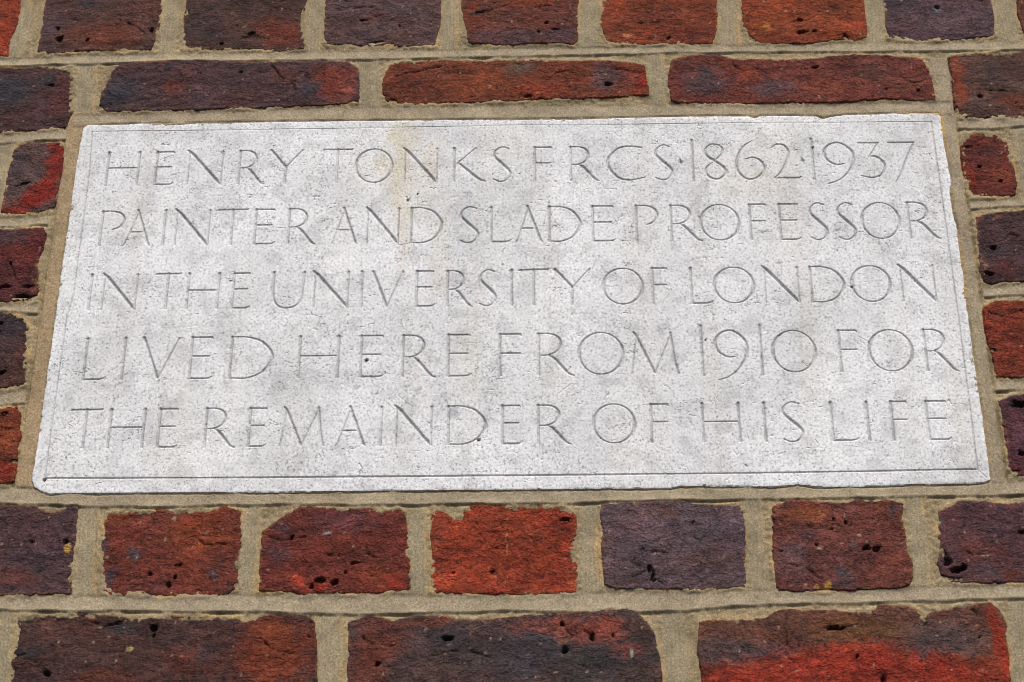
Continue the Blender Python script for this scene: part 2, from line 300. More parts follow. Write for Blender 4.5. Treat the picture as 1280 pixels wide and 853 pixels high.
brick('E', [(540, 644), (549, 638), (556, 642), (570, 648), (576, 650), (579, 640), (584, 634), (597, 630), (612, 631), (640, 633), (670, 631), (705, 634), (718, 640), (721, 650), (720, 668), (716, 678), (717, 690), (721, 700), (722, 718), (720, 740), (690, 742), (650, 743), (600, 742), (560, 741), (540, 739), (538, 715), (540, 690), (538, 665)], (158, 60, 38),
      [((204, 72, 46), 556, 725, 13, 9), ((210, 72, 50), 708, 683, 8, 10), ((142, 54, 36), 640, 690, 40, 14), ((150, 62, 44), 550, 660, 10, 14), ((172, 88, 64), 544, 690, 4, 20), ((140, 44, 30), 700, 660, 14, 12), ((176, 84, 44), 719, 730, 3, 14)],
      [(616, 713, 3.4, 2.4), (566, 716, 2.4, 1.6), (715, 678, 4, 2), (717, 694, 3, 5), (704, 650, 8, 1.6), (668, 634, 5, 4)], [[(694, 654), (703, 656), (713, 653)], [(600, 668), (630, 664)]],
      [((190, 110, 60), 633, 655, .9, 12), ((200, 130, 80), 633, 675, .9, 10), ((190, 110, 60), 633, 695, .8, 8)])
brick('E', [(753, 631), (775, 629), (800, 629), (822, 626), (850, 626), (875, 630), (905, 632), (924, 632), (929, 645), (931, 670), (932, 700), (930, 732), (905, 735), (870, 736), (828, 737), (790, 736), (770, 735), (757, 730), (754, 710), (752, 690), (754, 665), (751, 645)], (102, 82, 90),
      [((112, 90, 100), 810, 655, 40, 18), ((96, 72, 76), 890, 700, 34, 16), ((84, 66, 72), 780, 724, 20, 10), ((112, 74, 70), 838, 640, 12, 6)],
      [(811, 712, 3.4, 5, 0), (816, 720, 2.6, 6), (865, 654, 2, 1.6)], [[(804, 686), (812, 690), (824, 691), (835, 693)], [(866, 671), (876, 676), (884, 671)], [(812, 715), (818, 727), (828, 735)], [(790, 722), (800, 718), (812, 712)]])
brick('E', [(968, 634), (985, 627), (1005, 625), (1030, 629), (1060, 629), (1073, 623), (1082, 628), (1110, 627), (1128, 630), (1127, 645), (1131, 665), (1133, 690), (1140, 705), (1141, 720), (1135, 731), (1120, 735), (1085, 737), (1040, 737), (1000, 739), (972, 738), (969, 715), (966, 690), (967, 660)], (114, 64, 60),
      [((144, 76, 50), 1005, 642, 36, 12), ((104, 78, 84), 990, 700, 26, 22), ((72, 66, 78), 1114, 640, 9, 6), ((80, 84, 96), 1063, 682, 5, 8), ((82, 74, 82), 1051, 717, 9, 8), ((74, 60, 66), 1056, 733, 12, 4), ((124, 66, 56), 1110, 700, 22, 18), ((98, 62, 64), 1010, 668, 14, 8)],
      [(1084, 686, 6, 4), (1094, 688, 5, 4.5), (1036, 662, 3, 2.4), (1056, 654, 3, 1.8), (1024, 683, 2.2, 1.8), (1044, 651, 1.6, 3), (968, 737, 4, 4)], [[(966, 686), (978, 690)], [(985, 708), (1010, 712), (1030, 722)]],
      [((196, 142, 72), 1036, 732, 5, 6), ((190, 136, 70), 1022, 735, 4, 4), ((186, 150, 140), 1074, 671, 3, 1.5), ((184, 150, 140), 1026, 688, 4, 1.2)])
brick('E', [(1175, 640), (1184, 635), (1193, 633), (1198, 627), (1230, 627), (1258, 631), (1280, 628), (1340, 626), (1375, 625), (1386, 722), (1330, 725), (1280, 728), (1240, 729), (1206, 729), (1190, 727), (1178, 724), (1172, 705), (1175, 690), (1173, 665)], (98, 64, 70),
      [((82, 92, 110), 1170, 655, 5, 7), ((116, 64, 58), 1225, 690, 30, 14), ((116, 58, 50), 1262, 716, 14, 8), ((88, 70, 80), 1235, 715, 14, 8), ((62, 60, 72), 1247, 640, 7, 5)],
      [(1178, 690, 4, 5), (1184, 702, 4, 7), (1196, 711, 9, 3.5), (1203, 708, 4, 5), (1186, 722, 14, 3.6), (1276, 665, 5, 3)], [[(1176, 692), (1184, 706), (1198, 710)], [(1210, 690), (1230, 695)]])
# lowest visible course
brick('F', [(20, 772), (45, 768), (60, 765), (92, 768), (101, 763), (112, 768), (150, 771), (178, 773), (220, 770), (260, 772), (296, 773), (304, 779), (318, 776), (330, 770), (360, 769), (385, 772), (394, 778), (395, 820), (396, 860), (397, 893), (300, 896), (200, 898), (80, 899), (6, 898), (9, 860), (15, 820), (19, 795)], (84, 58, 56),
      [((60, 58, 66), 152, 786, 22, 10), ((58, 54, 60), 34, 814, 22, 9), ((160, 92, 60), 113, 771, 7, 4), ((142, 62, 42), 345, 815, 50, 40), ((146, 66, 44), 335, 785, 30, 14), ((112, 58, 48), 240, 825, 36, 16), ((74, 60, 66), 255, 820, 16, 12), ((104, 56, 48), 140, 850, 50, 12), ((96, 64, 60), 60, 790, 20, 12)],
      [(58, 843, 6, 5), (193, 785, 5, 4), (193, 793, 2, 4), (150, 779, 6, 2.4), (112, 770, 8, 1.8), (384, 797, 2, 2)], [[(195, 772), (230, 775), (270, 773), (300, 781)], [(320, 800), (345, 812), (370, 820)], [(22, 818), (38, 814)], [(110, 776), (130, 782), (160, 776)], [(296, 850), (302, 840)]],
      [((190, 170, 120), 162, 813, 5, 3)])
brick('F', [(435, 778), (446, 775), (460, 770), (474, 772), (490, 777), (520, 769), (550, 770), (590, 775), (625, 774), (660, 771), (700, 768), (738, 766), (765, 762), (788, 763), (800, 770), (808, 778), (814, 790), (820, 808), (826, 840), (833, 893), (740, 896), (640, 897), (540, 898), (433, 897), (434, 850), (435, 815)], (86, 68, 68),
      [((122, 62, 52), 470, 800, 42, 26), ((116, 60, 52), 455, 840, 30, 20), ((66, 60, 66), 560, 798, 26, 14), ((144, 74, 64), 700, 784, 60, 12), ((150, 72, 64), 755, 790, 34, 14), ((164, 104, 70), 700, 801, 6, 6), ((66, 62, 68), 735, 830, 70, 22), ((72, 64, 72), 640, 820, 60, 26), ((124, 66, 54), 530, 776, 34, 6), ((60, 60, 74), 784, 801, 9, 3), ((122, 64, 58), 785, 815, 24, 10)],
      [(560, 797, 10, 3), (471, 831, 5, 3), (740, 797, 3, 5), (703, 780, 4, 3), (768, 795, 2, 3), (706, 815, 5, 5)], [[(700, 776), (708, 788), (714, 794)], [(728, 788), (742, 800)], [(450, 796), (470, 808), (500, 806)], [(540, 820), (580, 812), (610, 820)]],
      [((150, 150, 150), 790, 818, 2.4, 6)])
brick('F', [(874, 778), (895, 775), (925, 776), (958, 773), (975, 763), (1000, 762), (1040, 764), (1075, 766), (1092, 764), (1099, 757), (1125, 757), (1143, 760), (1150, 768), (1157, 773), (1168, 762), (1185, 763), (1200, 758), (1222, 754), (1238, 753), (1248, 762), (1257, 776), (1259, 800), (1262, 830), (1266, 893), (1180, 896), (1080, 898), (980, 899), (880, 897), (878, 855), (874, 815)], (108, 70, 60),
      [((96, 78, 82), 905, 812, 40, 16), ((84, 72, 80), 965, 815, 36, 9), ((122, 78, 52), 1070, 785, 60, 14), ((94, 76, 78), 1180, 800, 50, 20), ((92, 76, 82), 1160, 820, 16, 8), ((172, 46, 30), 930, 856, 60, 26), ((172, 46, 30), 1010, 842, 74, 26), ((172, 46, 30), 1085, 830, 62, 28), ((168, 44, 30), 1180, 846, 70, 24), ((170, 46, 30), 1250, 810, 10, 50), ((150, 46, 34), 1080, 845, 80, 8), ((184, 62, 36), 1075, 812, 40, 5), ((178, 60, 40), 1190, 853, 30, 6)],
      [(1085, 763, 6, 2.4), (1045, 785, 12, 2.6), (1075, 820, 2.5, 2.5), (1222, 797, 2, 2.4), (1155, 778, 4, 3), (1104, 851, 5, 3)], [[(981, 766), (983, 785), (982, 807), (988, 822), (993, 829)], [(1030, 783), (1050, 786), (1070, 780), (1078, 775)], [(1160, 768), (1150, 775), (1158, 782)], [(1100, 850), (1106, 843), (1112, 852)], [(1218, 763), (1226, 772)]])
brick('F', [(1296, 757), (1400, 752), (1500, 748), (1560, 746), (1575, 880), (1480, 886), (1380, 889), (1305, 890)], (118, 60, 50), [((86, 66, 70), 1420, 810, 60, 30)])

# bricks just outside the frame, in the same bond
rng = np.random.default_rng(7)
PAL = [(94, 68, 72), (118, 58, 48), (150, 62, 42), (84, 60, 58), (100, 78, 84), (136, 58, 44)]
rows = {}
for b in BR:
    rows.setdefault(b['row'], []).append(b)
def extra(u0, u1, v0, v1, row='X'):
    j = lambda: rng.uniform(-.0012, .0012)
    P = [(u0 + j(), v1 + j()), ((u0 + u1) / 2, v1 + j()), (u1 + j(), v1 + j()), (u1 + j(), (v0 + v1) / 2), (u1 + j(), v0 + j()), ((u0 + u1) / 2, v0 + j()), (u0 + j(), v0 + j()), (u0 + j(), (v0 + v1) / 2)]
    c = PAL[rng.integers(len(PAL))]; c2 = PAL[rng.integers(len(PAL))]
    BR.append(dict(row=row, P=np.array(P), base=c, patches=[], pits=(), cracks=(), light=(), far=True,
                   far_patch=(c2, rng.uniform(u0, u1), (v0 + v1) / 2, .035, .025)))
ULIM = .92
J = .0125
def fill_right(u, v0, v1, kind):
    while u < ULIM:
        w = .205 if kind % 2 else .098
        extra(u, u + w, v0, v1); u += w + J; kind += 1
def fill_left(u, v0, v1, kind):
    while u > -ULIM:
        w = .205 if kind % 2 else .098
        extra(u - w, u, v0, v1); u -= w + J; kind += 1
def vspan(b):
    return float(b['P'][:, 1].min()), float(b['P'][:, 1].max())
for r, kl, kr in (('A', 0, 0), ('B', 1, 1), ('E', 0, 0), ('F', 1, 1)):
    bs = sorted(rows[r], key=lambda b: b['P'][:, 0].mean())
    a, z = bs[0], bs[-1]
    va, vz = vspan(a), vspan(z)
    fill_left(a['P'][:, 0].min() - J, va[0] + .001, va[1] - .001, kl)
    fill_right(z['P'][:, 0].max() + J, vz[0] + .001, vz[1] - .001, kr)
for i, b in enumerate(sorted(rows['C'], key=lambda b: -b['P'][:, 1].mean())):
    v = vspan(b); fill_left(b['P'][:, 0].min() - J, v[0] + .001, v[1] - .001, i)
for i, b in enumerate(sorted(rows['D'], key=lambda b: -b['P'][:, 1].mean())):
    v = vspan(b); fill_right(b['P'][:, 0].max() + J, v[0] + .001, v[1] - .001, i)
vA = vspan(rows['A'][4])[1] + .011; vF = vspan(rows['F'][0])[0] - .011
for k in range(5):
    fill_right(-ULIM - (.06 if k % 2 else .14), vA + k * .076, vA + k * .076 + .065, k + 1)
    fill_right(-ULIM - (.14 if k % 2 else .06), vF - k * .076 - .065, vF - k * .076, k)
VTOP, VBOT = vA + 5 * .076 - .004, vF - 5 * .076 + .004

def edge_noise(u, v):
    return (.0005 * fbm(u * 90, v * 90, 5, 2) + .0009 * fbm(u * 230, v * 330, 9, 4, .6) * np.clip(.55 + 1.3 * perlin(u * 30, v * 30, 15), .12, 1.3) + .0006 * perlin(u * 38, v * 38, 14)
            + .0022 * np.maximum(0, perlin(u * 120 + 40, v * 120, 12) - .6))

# ------------------------------------------------------------------ mortar joints
# ribbons of pointing: upper and lower edges in photo pixels
HR = [  # (upper edge, lower edge, lip height, undercut)
    ([(-150, 76), (0, 73), (100, 69), (200, 66), (400, 64), (640, 59), (800, 57), (970, 55), (1180, 52), (1280, 51), (1420, 49)],
     [(-150, 86), (0, 83), (200, 77.5), (400, 75.5), (640, 71), (800, 67.5), (850, 66), (970, 65.5), (1180, 64), (1280, 62.5), (1420, 60)], 1.0),
    ([(92, 142), (180, 140), (300, 137), (420, 133), (640, 130), (850, 130), (1050, 127), (1190, 126)],
     [(92, 158), (180, 157), (330, 153), (640, 150), (970, 146), (1190, 143)], .0),
    ([(-150, 613), (17, 608), (44, 612), (200, 617), (330, 616), (640, 613), (850, 608), (1000, 607), (1130, 606), (1240, 603), (1262, 601), (1420, 597)],
     [(-150, 630), (0, 630), (60, 631), (100, 634), (200, 634), (330, 631), (480, 631.5), (640, 630), (720, 629), (800, 627), (950, 625), (1100, 622), (1280, 618), (1420, 615)], .9),
    ([(-150, 747), (0, 744), (330, 742), (640, 742), (850, 738), (970, 736), (1130, 733), (1280, 729), (1420, 726)],
     [(-150, 766), (0, 763), (100, 764), (330, 766), (450, 769), (640, 764), (720, 766), (850, 764), (950, 756.5), (1130, 753), (1280, 748.5), (1420, 745)], 1.1),
    # flank joints, left then right
    ([(-150, 168), (0, 167), (40, 165), (85, 160)], [(-150, 181), (0, 180), (40, 177), (82, 174)], .7),
    ([(-150, 272), (0, 271), (66, 268)], [(-150, 284), (0, 284), (60, 281)], .7),
    ([(-150, 382), (0, 380), (50, 379)], [(-150, 391), (0, 389), (46, 392)], .2),
    ([(-150, 492), (0, 490), (35, 487)], [(-150, 507), (0, 507), (30, 504)], .2),
    ([(1196, 149), (1240, 147), (1280, 146), (1420, 143)], [(1196, 161), (1240, 161), (1280, 157), (1420, 155)], .9),
    ([(1212, 249), (1280, 246), (1420, 243)], [(1214, 261), (1280, 258), (1420, 255)], .8),
    ([(1228, 357), (1280, 354), (1420, 351)], [(1230, 372), (1280, 369), (1420, 366)], .8),
    ([(1244, 475), (1280, 474), (1420, 471)], [(1246, 489), (1280, 488), (1420, 485)], .7)]
VR = [  # (left edge, right edge) running down
    ([(91, 140), (82, 157), (76, 220), (63, 303), (48, 406), (34, 503), (17, 608)], [(110, 140), (104, 157), (94, 220), (80, 303), (66, 406), (53, 503), (38, 620)]),
    ([(1172, 130), (1176, 143), (1186, 220), (1201, 303), (1212, 400), (1227, 500), (1238, 603)], [(1192, 130), (1194, 143), (1203, 220), (1216, 303), (1229, 400), (1243, 500), (1258, 603)]),
    ([(1160, 72), (1171, 110), (1176, 140)], [(1185, 72), (1189, 110), (1194, 140)])]
PERP = [(29, -20, 14, 68, 28), (217, -20, 208, 62, 20), (395, -20, 392, 62, 17), (565, -20, 562, 58, 19), (736, -20, 735, 57, 21), (911, -20, 913, 54, 24), (1092, -20, 1096, 52, 17), (1251, -20, 1260, 45, 24),
        (110, 82, 106, 138, 24), (462, 78, 462, 128, 24), (820, 74, 824, 128, 20),
        (112, 635, 106, 744, 25), (316, 634, 309, 742, 22), (524, 632, 524, 740, 20), (736, 632, 738, 740, 20), (943, 628, 949, 738, 20), (1145, 626, 1154, 733, 20),
        (6, 770, 0, 890, 16), (413, 774, 413, 890, 28), (840, 770, 852, 890, 26), (1274, 758, 1284, 890, 26),
        (8, 180, -6, 265, 20), (1277, 165, 1290, 244, 20)]

def axis(a, b, fa, fb, fine, coarse):
    """coordinates from a to b, fine between fa and fb"""
    L = np.arange(a, fa, coarse); m = np.arange(fa, fb, fine); R_ = np.arange(fb, b + coarse, coarse)
    return np.concatenate([L, m, R_])
fu0, fv1 = W(0, 0); fu1, _ = W(1280, 0); fu2, fv2 = W(0, 853)
ua = axis(-ULIM, ULIM, -.405, .415, .00085, .003)
va = axis(VBOT, VTOP, -.262, .238, .00085, .003)
nu, nv = len(ua), len(va)
UU, VV = np.meshgrid(ua, va, indexing='xy')
EN = edge_noise(UU, VV)
bs = np.full(UU.shape, -.05)
for b in BR:
    P = b['P']; pad = .02
    i0, i1 = np.searchsorted(ua, [P[:, 0].min() - pad, P[:, 0].max() + pad]); j0, j1 = np.searchsorted(va, [P[:, 1].min() - pad, P[:, 1].max() + pad])
    if i1 <= i0 or j1 <= j0: continue
    s = (slice(j0, j1), slice(i0, i1))
    bs[s] = np.maximum(bs[s], polysd(P, UU[s], VV[s]))
bs = bs + EN + .0005
PLQ = Wp([(102, 154.5), (1176.5, 142), (1238, 603), (39, 613.5)])
# outline of the stone with its small chips
PO = Wp([(104, 160), (110, 156), (124, 156.5), (180, 154.5), (240, 154), (320, 152.5), (420, 151.5), (520, 150.5), (640, 149.5), (760, 148), (820, 146.5), (870, 145.5), (935, 145), (943, 147.5), (950, 145), (1020, 145), (1028, 149), (1040, 146), (1060, 143.5), (1120, 142), (1172, 141.5),
         (1176, 146), (1180, 178), (1187, 215), (1189, 228), (1187, 240), (1190, 262), (1196, 285), (1200, 320), (1205, 350), (1206, 368), (1211, 400), (1216, 440), (1222, 480), (1228, 520), (1233, 560), (1237, 590), (1238, 601),
         (1228, 604), (1180, 605.5), (1130, 606.5), (1080, 608.5), (1030, 609), (1000, 606), (960, 609), (930, 608), (850, 608), (838, 611), (760, 611), (700, 612), (640, 612.5), (500, 613.5), (420, 614.5), (330, 616), (240, 616), (120, 617), (60, 617.5), (50, 614), (43, 609), (39.5, 600), (46, 560), (53, 510), (60, 460), (66, 420), (75, 350), (85, 280), (92, 230), (98, 190)])
def plaque_sd(u, v, P=PO):
    n = .00035 * fbm(u * 220, v * 220, 31, 3) + .0004 * np.maximum(0, perlin(u * 110, v * 110, 77) - .35)
    return polysd(P, u, v) + n
ps = np.full(UU.shape, -.05)
near = (np.abs(UU) < .36) & (np.abs(VV) < .19)
core = (np.abs(UU) < .31) & (np.abs(VV) < .14)
ps[core] = .02
m = near & ~core; ps[m] = plaque_sd(UU[m], VV[m])

HM = (-1.0 + .55 * fbm(UU * 70, VV * 70, 21, 3) + .5 * fbm(UU * 320, VV * 320, 23, 2)) * 1e-3
T = np.zeros(UU.shape + (3,)); OLD = lin((146, 129, 99)); GREY = lin((151, 137, 113)); YEL = lin((184, 148, 94)); OLV = lin((146, 133, 107)); TAN = lin((157, 135, 104))
nb_ = fbm(UU * 40, VV * 40, 51, 3)[..., None]
T[:] = OLD * (1 + .2 * nb_)
smooth = np.zeros(UU.shape)
for (x0, y0, x1, y1, w) in PERP:
    a = Wp([(x0, y0), (x1, y1), (x0 - w / 2, y0), (x0 + w / 2, y0)])
    hw = abs(a[3, 0] - a[2, 0]) / 2 * 1.22
    v_lo, v_hi = a[1, 1], a[0, 1]
    j0, j1 = np.searchsorted(va, [v_lo - .006, v_hi + .006]); i0, i1 = np.searchsorted(ua, [min(a[0, 0], a[1, 0]) - .03, max(a[0, 0], a[1, 0]) + .03])
    if i1 <= i0 or j1 <= j0: continue
    s = (slice(j0, j1), slice(i0, i1))
    uc = a[1, 0] + (VV[s] - v_lo) / (v_hi - v_lo) * (a[0, 0] - a[1, 0])
    d = (UU[s] - uc) + .0009 * fbm(UU[s] * 60, VV[s] * 60, 61, 2) + .0004 * fbm(UU[s] * 400, VV[s] * 400, 61, 2)
    inside = sstep(0, .0022, hw - np.abs(d))
    tgt = (-1.1 + .25 * (d / hw) + .16 * np.sin(d * 2300 + 2 * perlin(VV[s] * 40, UU[s] * 10, 3)) + .25 * fbm(UU[s] * 150, VV[s] * 90, 63, 2)) * 1e-3
    tgt = tgt + .0002; HM[s] = HM[s] * (1 - inside) + tgt * inside
    oc = OLV * (1 + .16 * nb_[s]); yk = (sstep(.25, .85, d / hw * (1 if x0 % 3 else -.4)) * np.clip(.45 + 1.3 * fbm(UU[s] * 40, VV[s] * 25, 65, 2), 0, 1) * .6)[..., None]
    oc = oc * (1 - yk) + YEL * .95 * yk
    T[s] = T[s] * (1 - inside[..., None]) + oc * inside[..., None]
def line_at(pts, x, ax):
    p = Wp(pts); o = np.argsort(p[:, ax]); return np.interp(x, p[o, ax], p[o, 1 - ax])
for (L, R_) in VR:
    pl, pr = Wp(L), Wp(R_)
    vt = min(pl[:, 1].max(), pr[:, 1].max()); vb = max(pl[:, 1].min(), pr[:, 1].min())
    j0, j1 = np.searchsorted(va, [vb, vt]); i0, i1 = np.searchsorted(ua, [pl[:, 0].min() - .01, pr[:, 0].max() + .01])
    s = (slice(j0, j1), slice(i0, i1))
    vv = va[j0:j1]
    ul = line_at(L, vv, 1)[:, None]; ur = line_at(R_, vv, 1)[:, None]
    wob = .0005 * fbm(VV[s] * 60, UU[s] * 20, 71, 2) + .00025 * fbm(UU[s] * 500, VV[s] * 500, 72, 2)
    outer = (UU[s] - ul + wob) if L[0][0] < 640 else (ur - UU[s] + wob)
    dl = np.minimum(UU[s] - ul, ur - UU[s]) + wob
    ins = sstep(-.0003, .0011, dl)
    tgt = (-.7 + .3 * fbm(UU[s] * 60, VV[s] * 40, 73, 3)) * 1e-3
    gro = np.exp(-((outer + .0006) / .0009) ** 2) * (.6 + .6 * perlin(VV[s] * 50, UU[s] * 3, 75))
    HM[s] = HM[s] * (1 - ins) + tgt * ins - np.clip(gro, 0, 1) * .0028
    T[s] = T[s] * (1 - ins[..., None]) + ((TAN if L[0][0] < 640 else GREY) * (1 + .13 * nb_[s])) * ins[..., None]
for (Tp, Bt, lip) in HR:
    pt, pb = Wp(Tp), Wp(Bt)
    ul_, ur_ = max(pt[:, 0].min(), pb[:, 0].min()), min(pt[:, 0].max(), pb[:, 0].max())
    if Tp[0][0] == -150: ul_ = -ULIM
    if Tp[-1][0] == 1420: ur_ = ULIM + .01
    i0, i1 = np.searchsorted(ua, [ul_, ur_]); j0, j1 = np.searchsorted(va, [pb[:, 1].min() - .012, pt[:, 1].max() + .008])
    s = (slice(j0, j1), slice(i0, i1))
    uu = ua[i0:i1]
    t_ = line_at(Tp, uu, 0)[None, :]; b_ = line_at(Bt, uu, 0)[None, :]
    wob = .0007 * fbm(UU[s] * 35, VV[s] * 10, 81, 2) + .0002 * fbm(UU[s] * 400, VV[s] * 400, 82, 2)
    rough = .0007 * fbm(UU[s] * 200, VV[s] * 200, 83, 2)
    dt = t_ - VV[s] + rough + wob; db = VV[s] - b_ + wob
    ins = sstep(-.0004, .0022, dt) * sstep(-.0002, .0007, db)
    ht = np.maximum(t_ - b_, .004)
    fr = np.clip((t_ - VV[s]) / ht, 0, 1)
    tgt = (-1.1 + (.75 + .45 * lip) * fr ** 1.3 + .28 * fbm(UU[s] * 50, VV[s] * 60, 84, 3)) * 1e-3
    und = np.clip(.08 + 1.5 * perlin(UU[s] * 34, VV[s] * 4, 85) + .5 * perlin(UU[s] * 140, VV[s] * 4, 87), 0, 1.2) * (lip > .1)
    gro = np.exp(-((db + .0008) / .0008) ** 2) * und
    HM[s] = HM[s] * (1 - ins) + tgt * ins - gro * .0016
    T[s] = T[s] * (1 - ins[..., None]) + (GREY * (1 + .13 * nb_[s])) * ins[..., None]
    st = np.exp(-((db + .0007) / .0012) ** 2) * np.clip(und, 0, 1) * .2     # shadow under the lip, painted into the mortar colour
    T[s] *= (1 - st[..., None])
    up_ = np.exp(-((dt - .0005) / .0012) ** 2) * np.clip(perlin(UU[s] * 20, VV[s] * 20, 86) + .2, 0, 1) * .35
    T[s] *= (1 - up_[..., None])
# yellow old mortar hugging the brick arrises
ye = np.exp(-((bs + .0008) / .0011) ** 2) * np.clip(.35 + 1.5 * fbm(UU * 24, VV * 24, 91, 2), 0, 1)
ye *= np.clip(.3 + 2 * perlin(UU * 55, VV * 55, 92), 0, 1)
T[:] = T * (1 - .7 * ye[..., None]) + YEL * (.7 * ye[..., None])
HM += .0005 * np.exp(-((bs + .0006) / .0013) ** 2) * np.clip(.2 + 1.6 * fbm(UU * 60, VV * 60, 93, 2), -.4, 1)
HM += .0006 * np.exp(-((bs + .0004) / .0025) ** 2)
HM += .0004 * np.exp(-(np.minimum(ps, 0) / .007) ** 2) * (ps < .004)
# a hairline gap round the stone
HM -= .0022 * np.exp(-((ps + .0004) / .0006) ** 2) * np.clip(.5 + perlin(UU * 45, VV * 45, 95), 0, 1)
oy = np.exp(-((ps + .0008) / .0009) ** 2) * np.clip(.1 + 1.4 * perlin(UU * 16, VV * 16, 97), 0, 1) * (UU > .3)
T[:] = T * (1 - .8 * oy[..., None]) + lin((196, 150, 84)) * (.8 * oy[..., None])
# small holes in the pointing
pk = perlin(UU * 260, VV * 260, 99); HM -= .0010 * np.clip((pk - .72) * 3, 0, 1)
HM -= np.clip(bs - .0035, 0, .01) * 2
HM -= np.clip(ps - .002, 0, .006)
q = gridquads(nu, nv)
deep = ((bs > .006) | (ps > .006)).ravel()
q = q[~deep[q].all(1)]
ov = bpy.data.objects
wall = empty('brick_wall', (0, 0, ZC), 'red and purple brick wall with pale mortar joints around the carved stone', 'wall')
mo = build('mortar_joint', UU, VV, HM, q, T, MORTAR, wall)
# solid core of the wall behind the facing
def box(name, x0, x1, y0, y1, z0, z1, mat, parent):
    v = [(x, y, z) for x in (x0, x1) for y in (y0, y1) for z in (z0, z1)]
    f = [(0, 1, 3, 2), (4, 6, 7, 5), (0, 4, 5, 1), (2, 3, 7, 6), (0, 2, 6, 4), (1, 5, 7, 3)]
    me = bpy.data.meshes.new(name); me.from_pydata(v, [], f); me.materials.append(mat)
    a = me.attributes.new('tint', 'FLOAT_COLOR', 'POINT')
    a.data.foreach_set('color', np.tile(list(OLD) + [1], 8))
    o = bpy.data.objects.new(name, me); col.objects.link(o); o.parent = parent; return o
box('wall_core', -ULIM, ULIM, .016, .215, VBOT, VTOP, MORTAR, wall)

